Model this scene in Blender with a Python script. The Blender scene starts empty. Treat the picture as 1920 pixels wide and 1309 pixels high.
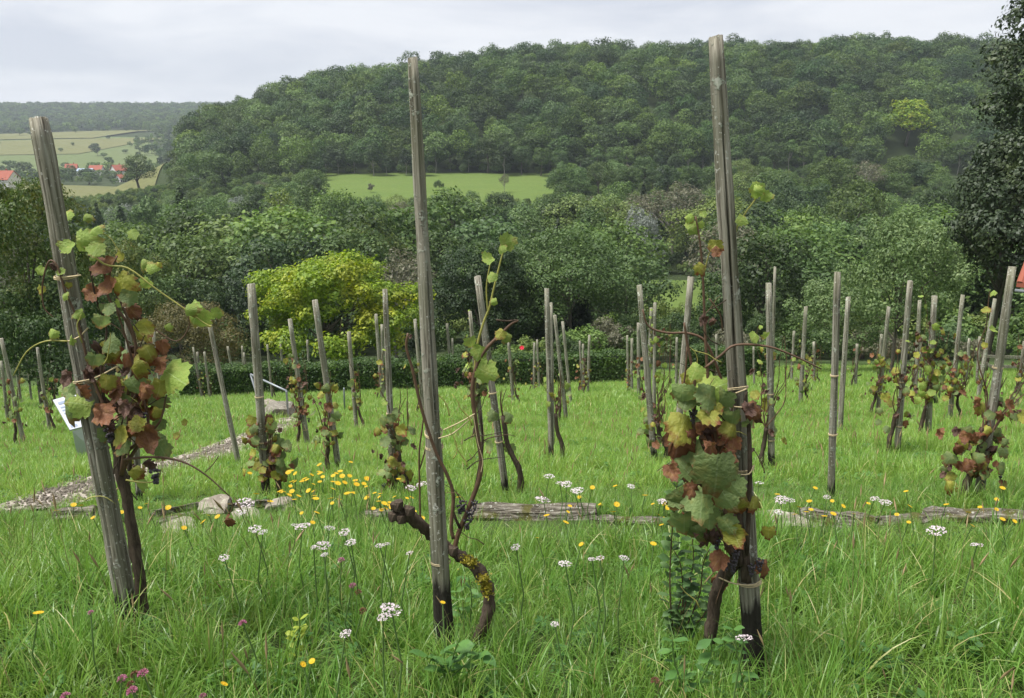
import bpy, math, random
import numpy as np
from mathutils import Vector, Matrix

SC = bpy.context.scene
COL = SC.collection
R = math.radians

# ------------------------------------------------------------------ camera, sky, sun, exposure
F_PX, CX, CY, HORIZON = 1480.0, 960.0, 654.5, 270.0
PITCH = math.atan((CY - HORIZON) / F_PX)
cd = bpy.data.cameras.new('camera')
cam = bpy.data.objects.new('camera', cd)
COL.objects.link(cam)
cd.sensor_width = 36.0
cd.lens = F_PX / 1920.0 * 36.0
cd.clip_start = 0.05
cd.clip_end = 9000
cam.location = (0, 0, 0)
cam.rotation_euler = (math.pi / 2 - PITCH, 0, 0)
SC.camera = cam

SUN_EL, SUN_AZ = 66.0, 255.0            # azimuth clockwise from +Y: high, at the left
w = bpy.data.worlds.new('World')
SC.world = w
w.use_nodes = True
wn, wl = w.node_tree.nodes, w.node_tree.links
wn.clear()
w_out = wn.new('ShaderNodeOutputWorld')
w_bg = wn.new('ShaderNodeBackground')
sky = wn.new('ShaderNodeTexSky')
sky.sky_type = 'NISHITA'
sky.sun_disc = False
sky.sun_elevation = R(SUN_EL)
sky.sun_rotation = R(SUN_AZ)
w_bg.inputs['Strength'].default_value = 0.05
w_tc = wn.new('ShaderNodeTexCoord')
w_map = wn.new('ShaderNodeMapping')
w_map.inputs['Scale'].default_value = (1.5, 1.5, 6.5)
w_noise = wn.new('ShaderNodeTexNoise')
w_noise.inputs['Scale'].default_value = 2.3
w_noise.inputs['Detail'].default_value = 6
w_noise.inputs['Roughness'].default_value = 0.55
w_noise.inputs['Distortion'].default_value = 0.35
w_ramp = wn.new('ShaderNodeValToRGB')
w_ramp.color_ramp.elements[0].position = 0.36
w_ramp.color_ramp.elements[0].color = (2.75, 2.88, 3.2, 1)
w_ramp.color_ramp.elements[1].position = 0.62
w_ramp.color_ramp.elements[1].color = (3.75, 3.8, 3.95, 1)
w_mix = wn.new('ShaderNodeMixRGB')
w_mix.inputs['Fac'].default_value = 0.94
wl.new(w_tc.outputs['Generated'], w_map.inputs['Vector'])
wl.new(w_map.outputs['Vector'], w_noise.inputs['Vector'])
wl.new(w_noise.outputs['Fac'], w_ramp.inputs['Fac'])
wl.new(sky.outputs['Color'], w_mix.inputs['Color1'])
wl.new(w_ramp.outputs['Color'], w_mix.inputs['Color2'])
wl.new(w_mix.outputs['Color'], w_bg.inputs['Color'])
wl.new(w_bg.outputs['Background'], w_out.inputs['Surface'])

sl = bpy.data.lights.new('sun', 'SUN')
sun = bpy.data.objects.new('sun', sl)
COL.objects.link(sun)
sl.energy = 1.5
sl.angle = R(24)
sl.color = (1.0, 0.97, 0.92)
sdir = Vector((math.sin(R(SUN_AZ)) * math.cos(R(SUN_EL)), math.cos(R(SUN_AZ)) * math.cos(R(SUN_EL)), math.sin(R(SUN_EL))))
sun.rotation_euler = (-sdir).to_track_quat('-Z', 'Y').to_euler()
sun.location = (0, -10, 30)

SC.view_settings.view_transform = 'Standard'
SC.view_settings.look = 'None'
SC.view_settings.exposure = 2.27
SC.view_settings.gamma = 1.0
SC.view_settings.use_curve_mapping = False
SC.cycles.use_denoising = True
SC.cycles.max_bounces = 6
SC.cycles.diffuse_bounces = 3
SC.cycles.glossy_bounces = 2
SC.cycles.transmission_bounces = 3
SC.cycles.volume_bounces = 0
SC.cycles.transparent_max_bounces = 4

# ------------------------------------------------------------------ pixels to directions
_up = np.array([0, math.sin(PITCH), math.cos(PITCH)])
_fw = np.array([0, math.cos(PITCH), -math.sin(PITCH)])


def ray(px, py):
    r = np.array([(px - CX) / F_PX, 0, 0]) - (py - CY) / F_PX * _up + _fw
    return r / r[1]


def at(px, py, d):
    return Vector(ray(px, py) * d)


def project(p):
    v = np.array(p)
    z = v @ _fw
    return CX + F_PX * v[0] / z, CY - F_PX * (v @ _up) / z


# ------------------------------------------------------------------ terrain height (eye level is z = 0)
def sst(a, b, x):
    t = np.clip((x - a) / (b - a), 0, 1)
    return t * t * (3 - 2 * t)


NEAR_Y = [-40, 0, 2.3, 4, 6.5, 8.4, 11.4, 14, 17.5, 21.5, 25, 33, 40, 60, 100, 150]
NEAR_Z = [3.0, -1.5, -1.72, -2.2, -3.05, -3.52, -4.4, -5.05, -6.0, -7.15, -8.1, -10.4, -12.2, -17, -24, -26]
RX = [-205, -186, -170, -157, -140, -114, -63, 0, 26, 120, 215, 290, 500, 2700]
RZ = [-26, -16, -2, 7, 14, 21, 30, 37, 39, 40, 42, 41, 40, 40]


def hz(x, y):
    x = np.asarray(x, float)
    y = np.asarray(y, float)
    near = np.interp(y, NEAR_Y, NEAR_Z) + 0.035 * np.clip(x, -18, 18) * sst(0, 6, y) * (1 - sst(60, 120, y))
    near = near + (0.022 * np.sin(1.9 * x + 0.7 * y) * np.sin(1.3 * y - 0.6 * x) + 0.015 * np.sin(4.1 * x - 2 * y) * np.sin(3.3 * y)) * (1 - sst(40, 60, y))
    a = np.interp(y, [150, 200, 240, 310, 330], [-26, -22, -17, -12.8, -11])
    wx = sst(-200, -75, x)
    foot = -26 + (a + 26) * wx
    rid = np.interp(x, RX, RZ)
    t = np.clip((y - 326) / 158, 0, 1)
    s = np.sin(math.pi / 2 * t)
    hill = foot + np.maximum(rid - foot, 0) * s + np.clip(y - 484, 0, 400) * 0.01
    val = np.interp(y, [150, 600, 700, 900, 1100, 1250, 1800, 2600], [-26, -25.5, -19, -3, 12, 17, 74, 84])
    val = val + 3.0 * np.sin(x * 0.011 + 1) * sst(700, 1100, y) * (1 - sst(1500, 1800, y))
    ww = sst(-270, -185, x)
    far = val + (hill - val) * ww
    k = sst(140, 160, y)
    return near * (1 - k) + far * k


def hzf(x, y):
    return float(hz(x, y))


def on_ground(px, py):
    r = ray(px, py)
    d, prev = 1.2, 1.2
    while d < 3000:
        if r[2] * d < hzf(r[0] * d, d):
            lo, hi = prev, d
            for _ in range(24):
                m = (lo + hi) / 2
                if r[2] * m < hzf(r[0] * m, m):
                    hi = m
                else:
                    lo = m
            return Vector((r[0] * hi, hi, hzf(r[0] * hi, hi)))
        prev = d
        d *= 1.02
    return Vector(r * d)


# ------------------------------------------------------------------ helpers: meshes, objects, tags
def mesh(name, verts, faces, mats=(), smooth=False, mi=None):
    me = bpy.data.meshes.new(name)
    me.from_pydata([tuple(map(float, v)) for v in verts] if not isinstance(verts, np.ndarray) else verts.tolist(), [], faces)
    for m in (mats if isinstance(mats, (list, tuple)) else [mats]):
        me.materials.append(m)
    if mi is not None:
        me.polygons.foreach_set('material_index', mi)
    if smooth:
        me.polygons.foreach_set('use_smooth', [True] * len(me.polygons))
    me.update()
    return me


def quad_mesh(name, V, k, m):
    """V: (n*k,3) corners, k corners a face, every face its own island."""
    n = len(V) // k
    me = bpy.data.meshes.new(name)
    me.vertices.add(len(V))
    me.vertices.foreach_set('co', np.ascontiguousarray(V, np.float32).ravel())
    me.loops.add(len(V))
    me.loops.foreach_set('vertex_index', np.arange(len(V), dtype=np.int32))
    me.polygons.add(n)
    me.polygons.foreach_set('loop_start', np.arange(0, n * k, k, dtype=np.int32))
    me.update(calc_edges=True)
    me.materials.append(m)
    return me


def ob(name, data, parent=None, loc=None, rot=None, scale=None, mtx=None):
    o = bpy.data.objects.new(name, data)
    COL.objects.link(o)
    if parent:
        o.parent = parent
    if mtx is not None:
        o.matrix_local = mtx
    if loc is not None:
        o.location = loc
    if rot is not None:
        o.rotation_euler = rot
    if scale is not None:
        o.scale = (scale,) * 3 if isinstance(scale, (int, float)) else scale
    return o


def tag(o, label=None, cat=None, group=None, kind=None):
    for k, v in (('label', label), ('category', cat), ('group', group), ('kind', kind)):
        if v:
            o[k] = v
    return o


def thing(name, label, cat, loc=(0, 0, 0), group=None, rz=0.0, scale=None):
    return tag(ob(name, None, loc=loc, rot=(0, 0, rz), scale=scale), label, cat, group)


def copy_tree(root, loc, rz, scale, label, group=None):
    r = root.copy()
    COL.objects.link(r)
    r.location = loc
    r.rotation_euler = (0, 0, rz)
    r.scale = scale
    r['label'] = label
    if group:
        r['group'] = group
    elif 'group' in r:
        del r['group']
    for ch in root.children:
        c = ch.copy()
        COL.objects.link(c)
        c.parent = r
    return r


class MB:
    """collects simple shapes into one mesh"""
    def __init__(s):
        s.v, s.f, s.mi = [], [], []

    def add(s, vs, fs, mi=0):
        o = len(s.v)
        s.v += [tuple(v) for v in vs]
        s.f += [tuple(i + o for i in f) for f in fs]
        s.mi += [mi] * len(fs)
        return s

    def tube(s, pts, rad, n=6, cap=True, wob=0.0, rng=None, mi=0):
        pts = [Vector(p) for p in pts]
        rad = list(rad) if hasattr(rad, '__len__') else [rad] * len(pts)
        vs, fs = [], []
        prev = None
        for i, p in enumerate(pts):
            t = (pts[min(i + 1, len(pts) - 1)] - pts[max(i - 1, 0)]).normalized()
            if prev is None:
                a = Vector((1, 0, 0)) if abs(t.x) < 0.8 else Vector((0, 1, 0))
            else:
                a = prev
            u = (a - t * a.dot(t)).normalized()
            prev = u
            v = t.cross(u)
            for k in range(n):
                ang = 2 * math.pi * k / n
                r = rad[i] * (1 + (wob * (rng.random() * 2 - 1) if wob else 0))
                vs.append(p + (u * math.cos(ang) + v * math.sin(ang)) * r)
        for i in range(len(pts) - 1):
            for k in range(n):
                fs.append((i * n + k, i * n + (k + 1) % n, (i + 1) * n + (k + 1) % n, (i + 1) * n + k))
        if cap:
            fs.append(tuple(range(n - 1, -1, -1)))
            fs.append(tuple((len(pts) - 1) * n + k for k in range(n)))
        return s.add(vs, fs, mi)

    def box(s, c, d, m=None, mi=0):
        vs = [Vector((x * d[0] / 2, y * d[1] / 2, z * d[2] / 2)) for x in (-1, 1) for y in (-1, 1) for z in (-1, 1)]
        if m is not None:
            vs = [m @ v for v in vs]
        vs = [v + Vector(c) for v in vs]
        return s.add(vs, [(0, 1, 3, 2), (4, 6, 7, 5), (0, 4, 5, 1), (2, 3, 7, 6), (0, 2, 6, 4), (1, 5, 7, 3)], mi)

    def mesh(s, name, mats, smooth=False):
        return mesh(name, s.v, s.f, mats, smooth, s.mi)


def smooth_path(pts, n=4):
    """Catmull-Rom through points"""
    P = [Vector(p) for p in pts]
    P = [P[0] * 2 - P[1]] + P + [P[-1] * 2 - P[-2]]
    out = []
    for i in range(1, len(P) - 2):
        a, b, c, d = P[i - 1:i + 3]
        for k in range(n):
            t = k / n
            out.append(0.5 * ((2 * b) + (c - a) * t + (2 * a - 5 * b + 4 * c - d) * t * t + (3 * b - a - 3 * c + d) * t ** 3))
    out.append(P[-2])
    return out


# ------------------------------------------------------------------ materials
class NT:
    def __init__(s, name):
        s.m = bpy.data.materials.new(name)
        s.m.use_nodes = True
        s.t = s.m.node_tree
        s.t.nodes.clear()
        s.out = s.t.nodes.new('ShaderNodeOutputMaterial')

    def n(s, ty, ins=None, **props):
        nd = s.t.nodes.new(ty)
        for k, v in props.items():
            setattr(nd, k, v)
        for k, v in (ins or {}).items():
            if hasattr(v, 'is_linked') or isinstance(v, bpy.types.NodeSocket):
                s.t.links.new(v, nd.inputs[k])
            else:
                nd.inputs[k].default_value = v
        return nd

    def coord(s, kind='Object'):
        return s.n('ShaderNodeTexCoord').outputs[kind]

    def mapping(s, vec, scale):
        return s.n('ShaderNodeMapping', {'Vector': vec, 'Scale': scale}).outputs[0]

    def noise(s, vec, scale, detail=4, rough=0.55, dist=0.0):
        return s.n('ShaderNodeTexNoise', {'Vector': vec, 'Scale': scale, 'Detail': detail, 'Roughness': rough, 'Distortion': dist}).outputs['Fac']

    def ramp(s, fac, *stops):
        nd = s.n('ShaderNodeValToRGB', {'Fac': fac})
        cr = nd.color_ramp
        while len(cr.elements) < len(stops):
            cr.elements.new(0.5)
        for e, (p, c) in zip(cr.elements, stops):
            e.position = p
            e.color = (*c, 1) if len(c) == 3 else c
        return nd.outputs['Color']

    def step(s, fac, a, b):
        return s.n('ShaderNodeMapRange', {'Value': fac, 'From Min': a, 'From Max': b, 'To Min': 0.0, 'To Max': 1.0}).outputs[0]

    def mix(s, fac, a, b, blend='MIX'):
        nd = s.n('ShaderNodeMixRGB', blend_type=blend)
        for k, v in (('Fac', fac), ('Color1', a), ('Color2', b)):
            if isinstance(v, bpy.types.NodeSocket):
                s.t.links.new(v, nd.inputs[k])
            elif isinstance(v, (tuple, list)):
                nd.inputs[k].default_value = (*v, 1) if len(v) == 3 else v
            else:
                nd.inputs[k].default_value = v
        return nd.outputs[0]

    def math(s, op, a, b=0.0):
        nd = s.n('ShaderNodeMath', operation=op)
        for i, v in enumerate((a, b)):
            if isinstance(v, bpy.types.NodeSocket):
                s.t.links.new(v, nd.inputs[i])
            else:
                nd.inputs[i].default_value = v
        return nd.outputs[0]

    def hsv(s, col, h=0.5, sat=1.0, val=1.0):
        return s.n('ShaderNodeHueSaturation', {'Hue': h, 'Saturation': sat, 'Value': val, 'Color': col}).outputs[0]

    def bsdf(s, col, rough=0.8, spec=0.25, bump=None, bstr=0.3, bdist=0.02, trans=None, tcol=None, metal=0.0):
        b = s.n('ShaderNodeBsdfPrincipled', {'Roughness': rough, 'Specular IOR Level': spec, 'Metallic': metal})
        if isinstance(col, bpy.types.NodeSocket):
            s.t.links.new(col, b.inputs['Base Color'])
        else:
            b.inputs['Base Color'].default_value = (*col, 1)
        if bump is not None:
            bp = s.n('ShaderNodeBump', {'Height': bump, 'Strength': bstr, 'Distance': bdist})
            s.t.links.new(bp.outputs[0], b.inputs['Normal'])
        res = b.outputs[0]
        if trans:
            tr = s.n('ShaderNodeBsdfTranslucent')
            c = tcol if tcol is not None else col
            if isinstance(c, bpy.types.NodeSocket):
                s.t.links.new(c, tr.inputs['Color'])
            else:
                tr.inputs['Color'].default_value = (*c, 1)
            mx = s.n('ShaderNodeMixShader', {0: trans, 1: res, 2: tr.outputs[0]})
            res = mx.outputs[0]
        s.t.links.new(res, s.out.inputs['Surface'])
        return s.m


def m_plain(name, col, rough=0.7, spec=0.3, var=0.25, scale=6.0, metal=0.0):
    t = NT(name)
    nz = t.noise(t.coord(), scale, 5)
    c = t.mix(nz, tuple(v * (1 - var) for v in col), tuple(min(1, v * (1 + var)) for v in col))
    return t.bsdf(c, rough, spec, nz, 0.2, 0.01, metal=metal)


def m_foliage(name, c1, c2, c3, trans=0.3, leafvar=0.35, nscale=0.3, spec=0.3, rough=0.55, objvar=0.0):
    t = NT(name)
    oi = t.n('ShaderNodeObjectInfo').outputs['Random']
    isl = t.n('ShaderNodeNewGeometry').outputs['Random Per Island']
    nz = t.noise(t.coord(), nscale, 3)
    c = t.mix(oi, c1, c2)
    c = t.mix(t.step(nz, 0.48, 0.68), c, c3)
    v = t.math('ADD', t.math('MULTIPLY', isl, 2 * leafvar), 1 - leafvar)
    r2 = t.math('FRACT', t.math('MULTIPLY', oi, 7.31))
    r3 = t.math('FRACT', t.math('MULTIPLY', oi, 23.7))
    v = t.math('MULTIPLY', v, t.math('ADD', t.math('MULTIPLY', r2, 2 * objvar), 1 - objvar))
    hh = t.math('ADD', t.math('MULTIPLY', isl, -0.03), t.math('ADD', t.math('MULTIPLY', r3, -0.05 * objvar), 0.515 + 0.02 * objvar))
    c = t.hsv(c, val=v, h=hh, sat=t.math('ADD', t.math('MULTIPLY', r3, 0.5 * objvar), 1 - .3 * objvar))
    return t.bsdf(c, rough, spec, trans=trans, tcol=t.hsv(c, sat=1.1, val=1.25))


def m_grass(name, ca, cb):
    t = NT(name)
    oi = t.n('ShaderNodeObjectInfo').outputs['Random']
    g = t.n('ShaderNodeNewGeometry')
    isl = g.outputs['Random Per Island']
    nz = t.noise(g.outputs['Position'], 0.55, 3)
    c = t.mix(nz, ca, cb)
    c = t.mix(t.step(isl, 0.90, 0.96), c, (0.36, 0.33, 0.14))
    c = t.hsv(c, h=t.math('ADD', t.math('MULTIPLY', oi, 0.03), 0.485), val=t.math('ADD', t.math('MULTIPLY', isl, 0.6), 0.7))
    return t.bsdf(c, 0.38, 0.45, trans=0.38, tcol=t.hsv(c, sat=1.05, val=1.3))


def m_wood():
    t = NT('weathered_wood')
    co = t.coord()
    z = t.n('ShaderNodeSeparateXYZ', {0: co}).outputs['Z']
    oi = t.n('ShaderNodeObjectInfo').outputs['Random']
    wv = t.n('ShaderNodeVectorMath', {0: co, 1: t.n('ShaderNodeCombineXYZ', {0: t.math('MULTIPLY', oi, 37.0), 1: 3.0, 2: t.math('MULTIPLY', oi, 11.0)}).outputs[0]}, operation='ADD').outputs[0]
    grain = t.noise(t.mapping(wv, (70, 70, 2.2)), 1.0, 6, 0.65, 0.4)
    fine = t.noise(t.mapping(wv, (240, 240, 9)), 1.0, 4, 0.6)
    blot = t.noise(t.mapping(wv, (9, 9, 3)), 1.0, 4)
    c = t.ramp(grain, (0.36, (0.055, 0.048, 0.035)), (0.45, (0.175, 0.16, 0.125)), (0.55, (0.3, 0.28, 0.225)), (0.66, (0.40, 0.385, 0.325)))
    c = t.mix(t.step(blot, 0.42, 0.7), c, t.mix(0.6, c, (0.12, 0.13, 0.07)))
    c = t.mix(t.step(fine, 0.35, 0.25), c, (0.06, 0.05, 0.035))
    lich = t.noise(wv, 26.0, 5, 0.7)
    lmask = t.math('MULTIPLY', t.step(lich, 0.56, 0.61), t.step(t.noise(wv, 4.5, 3), 0.44, 0.56))
    c = t.mix(lmask, c, t.mix(t.step(lich, 0.6, 0.72), (0.36, 0.39, 0.31), (0.5, 0.5, 0.42)))
    spk = t.math('MULTIPLY', t.step(t.noise(wv, 75, 2, .5), .64, .69), t.step(t.noise(wv, 3.2, 3), .4, .55))
    c = t.mix(spk, c, (.5, .5, .44))
    tar = t.n('ShaderNodeAttribute', attribute_type='OBJECT', attribute_name='tar').outputs['Fac']
    zz = t.math('ADD', z, t.math('MULTIPLY', t.math('SUBTRACT', t.noise(t.mapping(wv, (38, 38, 2)), 1.0, 4), 0.5), 0.22))
    tm = t.step(t.math('SUBTRACT', tar, zz), -0.015, 0.03)
    c = t.mix(t.math('MULTIPLY', tm, 0.93), c, (0.018, 0.015, 0.013))
    hgt = t.math('ADD', grain, t.math('MULTIPLY', lmask, 0.35))
    return t.bsdf(c, 0.85, 0.15, hgt, 1.0, 0.012)


def m_bark(name, a, b, moss=None):
    t = NT(name)
    co = t.coord()
    g = t.noise(t.mapping(co, (60, 60, 14)), 1.0, 6, 0.7, 0.8)
    c = t.ramp(g, (0.3, a), (0.7, b))
    if moss:
        c = t.mix(t.step(t.noise(co, 9, 4), 0.56, 0.64), c, moss)
    return t.bsdf(c, 0.9, 0.1, g, 0.9, 0.008)


def m_leaf(name, base, edge, blot, amount, vein=1.25):
    """vine leaf: pale veins, edges and blotches turned; the leaf lies in local XY, stalk at 0, tip near y = 1"""
    t = NT(name)
    co = t.coord()
    oi = t.n('ShaderNodeObjectInfo').outputs['Random']
    sh = t.n('ShaderNodeVectorMath', {0: co, 1: t.n('ShaderNodeCombineXYZ', {0: t.math('MULTIPLY', oi, 50), 1: t.math('MULTIPLY', oi, 23), 2: 0.0}).outputs[0]}, operation='ADD').outputs[0]
    n1 = t.noise(sh, 3.2, 5, 0.6)
    n2 = t.noise(sh, 11, 4, 0.6)
    dist = t.n('ShaderNodeVectorMath', {0: co, 1: (0.0, 0.42, 0.0)}, operation='DISTANCE').outputs['Value']
    e = t.step(t.math('ADD', dist, t.math('MULTIPLY', t.math('SUBTRACT', n1, 0.5), 0.9)), 0.52 - amount, 0.66 - amount * 0.6)
    c = t.mix(n2, tuple(v * 0.8 for v in base), tuple(v * 1.2 for v in base))
    c = t.mix(t.step(n1, 0.5, 0.62), c, t.mix(0.6, c, blot))
    c = t.mix(e, c, t.mix(n2, edge, tuple(v * 0.55 for v in edge)))
    s = t.n('ShaderNodeSeparateXYZ', {0: co})
    ang = t.math('ARCTAN2', s.outputs[0], t.math('ADD', s.outputs[1], 0.02))
    wv = t.math('ABSOLUTE', t.math('SINE', t.math('MULTIPLY', ang, 3.6)))
    c = t.mix(t.step(wv, 0.10, 0.02), c, t.hsv(c, val=vein, sat=0.85))
    c = t.hsv(c, val=t.math('ADD', t.math('MULTIPLY', oi, 0.5), 0.75))
    return t.bsdf(c, 0.5, 0.3, n2, 0.35, 0.05, trans=0.3, tcol=t.hsv(c, val=1.3))


def m_ground():
    t = NT('ground_soil')
    co = t.coord()
    s = t.n('ShaderNodeSeparateXYZ', {0: co})
    a = t.noise(co, 0.8, 5)
    b = t.noise(co, 14, 5)
    near = t.mix(a, (0.06, 0.115, 0.025), (0.1, 0.175, 0.036))
    near = t.mix(t.step(s.outputs[1], 5.5, 8.0), t.mix(b, (0.03, 0.05, 0.014), (0.055, 0.085, 0.022)), near)  # nearest soil painted darker, shade under the long grass put into its colour
    near = t.mix(t.step(b, 0.52, 0.7), near, (0.045, 0.042, 0.022))
    far = t.mix(t.noise(co, 0.03, 5), (0.026, 0.04, 0.016), (0.045, 0.06, 0.024))
    c = t.mix(t.step(s.outputs[1], 40, 56), near, far)
    return t.bsdf(c, 0.95, 0.1, b, 0.5, 0.03)


def m_field(name, a, b, scale=0.05):
    t = NT(name)
    co = t.coord()
    n1 = t.noise(t.mapping(co, (1, 2.2, 1)), scale, 5, 0.6)
    n2 = t.noise(co, scale * 14, 4)
    c = t.mix(n1, a, b)
    c = t.hsv(c, val=t.math('ADD', t.math('MULTIPLY', n2, 0.6), 0.7))
    return t.bsdf(c, 0.95, 0.05)


def m_gravel():
    t = NT('path_gravel')
    co = t.coord()
    v = t.n('ShaderNodeTexVoronoi', {'Vector': co, 'Scale': 38.0})
    n = t.noise(co, 3, 4)
    c = t.mix(v.outputs['Color'], (0.22, 0.18, 0.155), (0.46, 0.41, 0.37))
    c = t.mix(0.65, c, t.mix(n, (0.28, 0.24, 0.2), (0.45, 0.4, 0.35)))
    return t.bsdf(c, 0.9, 0.15, v.outputs['Distance'], 0.8, 0.02)


def m_stone(name, a, b):
    t = NT(name)
    co = t.coord()
    n = t.noise(co, 9, 7, 0.65)
    c = t.ramp(n, (0.3, a), (0.7, b))
    c = t.mix(t.step(t.noise(co, 24, 4), 0.6, 0.66), c, (0.36, 0.36, 0.28))
    return t.bsdf(c, 0.9, 0.15, n, 0.8, 0.02)


M = {}
M['wood'] = m_wood()
M['log'] = m_bark('rotting_log_wood', (0.05, 0.04, 0.03), (0.27, 0.24, 0.19), (0.12, 0.11, 0.04))
def m_log():
    t = NT('weathered_log')
    co = t.coord()
    g = t.noise(t.mapping(co, (5, 55, 55)), 1.0, 6, 0.7, 0.8)
    c = t.ramp(g, (0.36, (0.03, 0.025, 0.018)), (0.5, (0.13, 0.115, 0.09)), (0.64, (0.3, 0.28, 0.235)))
    c = t.mix(t.step(t.noise(co, 7, 4), 0.56, 0.64), c, (0.09, 0.085, 0.03))
    c = t.mix(t.step(t.noise(co, 45, 3), 0.6, 0.68), c, (0.34, 0.34, 0.29))
    return t.bsdf(c, 0.9, 0.1, g, 1.0, 0.02)


M['log'] = m_log()
M['vine_bark'] = m_bark('vine_bark', (0.022, 0.016, 0.012), (0.11, 0.085, 0.062))
M['vine_moss'] = m_bark('mossy_vine_bark', (0.03, 0.022, 0.016), (0.13, 0.1, 0.075))
M['moss'] = m_foliage('yellow_moss', (0.2, 0.2, 0.02), (0.25, 0.2, 0.02), (0.12, 0.14, 0.02), trans=0.1)
M['cane'] = m_plain('ripe_cane', (0.105, 0.062, 0.038), 0.6, 0.3, 0.5, 30)
M['cane_green'] = m_plain('green_shoot', (0.28, 0.27, 0.07), 0.5, 0.3, 0.3, 30)
M['twine'] = m_plain('straw_twine', (0.5, 0.41, 0.25), 0.8, 0.1, 0.25, 200)
M['trunk'] = m_bark('tree_bark', (0.04, 0.035, 0.028), (0.15, 0.135, 0.11))
M['trunk_pale'] = m_bark('pale_tree_bark', (0.16, 0.15, 0.13), (0.34, 0.32, 0.28))
M['grape'] = m_plain('dried_grapes', (0.05, 0.042, 0.05), 0.5, 0.4, 0.6, 60)
M['steel'] = m_plain('galvanised_steel', (0.24, 0.26, 0.28), 0.5, 0.4, 0.2, 20, metal=0.4)
M['panel'] = m_plain('white_panel', (0.4, 0.42, 0.45), 0.5, 0.4, 0.08, 5)
M['panel_grey'] = m_plain('grey_panel', (0.5, 0.52, 0.55), 0.5, 0.4, 0.1, 5)
M['print'] = m_plain('blue_grey_print', (0.22, 0.26, 0.34), 0.6, 0.2, 0.2, 10)
M['grass'] = m_grass('long_grass_blades', (0.1, 0.215, 0.034), (0.2, 0.33, 0.055))
M['grass_short'] = m_grass('short_grass_blades', (0.15, 0.285, 0.045), (0.25, 0.38, 0.065))
M['stalk'] = m_foliage('dry_stalk', (0.26, 0.2, 0.1), (0.34, 0.25, 0.13), (0.2, 0.15, 0.08), trans=0.1)
M['weed'] = m_foliage('meadow_weed_leaf', (0.06, 0.15, 0.035), (0.09, 0.2, 0.04), (0.06, 0.13, 0.04), trans=0.3, nscale=2)
M['stem'] = m_plain('flower_stem', (0.1, 0.17, 0.05), 0.6, 0.2, 0.2, 20)
M['yarrow'] = m_foliage('yarrow_florets', (0.5, 0.44, 0.45), (0.58, 0.55, 0.54), (0.42, 0.32, 0.35), trans=0.15, leafvar=0.3, nscale=30)
M['yellow'] = m_foliage('yellow_petals', (0.52, 0.36, 0.012), (0.55, 0.41, 0.015), (0.52, 0.32, 0.01), trans=0.2, leafvar=0.12, nscale=30)
M['clover'] = m_foliage('clover_florets', (0.36, 0.13, 0.2), (0.42, 0.2, 0.27), (0.3, 0.1, 0.15), trans=0.2, leafvar=0.2, nscale=30)
M['red'] = m_foliage('red_petals', (0.6, 0.02, 0.02), (0.6, 0.02, 0.02), (0.5, 0.02, 0.02), trans=0.2)
M['gravel'] = m_gravel()
M['stone'] = m_stone('pale_limestone', (0.13, 0.11, 0.085), (0.3, 0.27, 0.22))
M['stone_dark'] = m_stone('grey_boulder', (0.1, 0.09, 0.07), (0.26, 0.24, 0.2))
M['leaf_green'] = m_leaf('vine_leaf_green', (0.15, 0.21, 0.07), (0.22, 0.14, 0.05), (0.24, 0.26, 0.08), 0.06)
M['leaf_pale'] = m_leaf('vine_leaf_bright', (0.22, 0.31, 0.06), (0.28, 0.24, 0.06), (0.3, 0.34, 0.08), 0.03)
M['leaf_yellow'] = m_leaf('vine_leaf_turning', (0.26, 0.27, 0.045), (0.2, 0.065, 0.025), (0.3, 0.26, 0.045), 0.2)
M['leaf_rust'] = m_leaf('vine_leaf_rust', (0.19, 0.082, 0.04), (0.095, 0.045, 0.028), (0.27, 0.15, 0.05), 0.12, 1.15)
M['leaf_dark'] = m_leaf('vine_leaf_withered', (0.1, 0.055, 0.04), (0.06, 0.036, 0.028), (0.15, 0.09, 0.055), 0.1, 1.1)
FOL = {
    'deep': m_foliage('foliage_deep_green', (0.032, 0.066, 0.02), (0.055, 0.098, 0.026), (0.07, 0.12, 0.03), objvar=.4),
    'mid': m_foliage('foliage_mid_green', (0.055, 0.105, 0.026), (0.088, 0.145, 0.034), (0.1, 0.165, 0.04), objvar=.4),
    'yellow': m_foliage('foliage_yellow_green', (0.17, 0.27, 0.028), (0.19, 0.28, 0.028), (0.3, 0.32, 0.03), trans=0.35, nscale=0.5),
    'pale': m_foliage('foliage_pale_green', (0.115, 0.17, 0.045), (0.14, 0.19, 0.045), (0.15, 0.2, 0.06)),
    'silver': m_foliage('foliage_silver', (0.17, 0.2, 0.17), (0.21, 0.23, 0.2), (0.13, 0.16, 0.12), leafvar=0.25),
    'brown': m_foliage('foliage_brownish', (0.085, 0.095, 0.035), (0.115, 0.105, 0.04), (0.14, 0.115, 0.04)),
    'olive': m_foliage('foliage_olive', (0.07, 0.115, 0.028), (0.085, 0.125, 0.03), (0.125, 0.13, 0.03), nscale=0.6),
    'dark': m_foliage('foliage_evergreen', (0.022, 0.04, 0.014), (0.03, 0.05, 0.018), (0.055, 0.078, 0.025), trans=0.15, nscale=0.6, spec=0.4),
    'apple': m_foliage('foliage_light_green', (0.11, 0.17, 0.06), (0.12, 0.18, 0.06), (0.16, 0.22, 0.09), nscale=0.8),
    'grey': m_foliage('foliage_grey_brown', (0.12, 0.12, 0.075), (0.15, 0.145, 0.09), (0.1, 0.11, 0.06)),
    'forest': m_foliage('foliage_wood', (0.026, 0.066, 0.018), (0.095, 0.155, 0.03), (0.08, 0.13, 0.026), nscale=0.12, objvar=.42),
    'hedge': m_foliage('foliage_hedge', (0.05, 0.095, 0.025), (0.055, 0.1, 0.025), (0.08, 0.14, 0.03), nscale=1.2),
}

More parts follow.
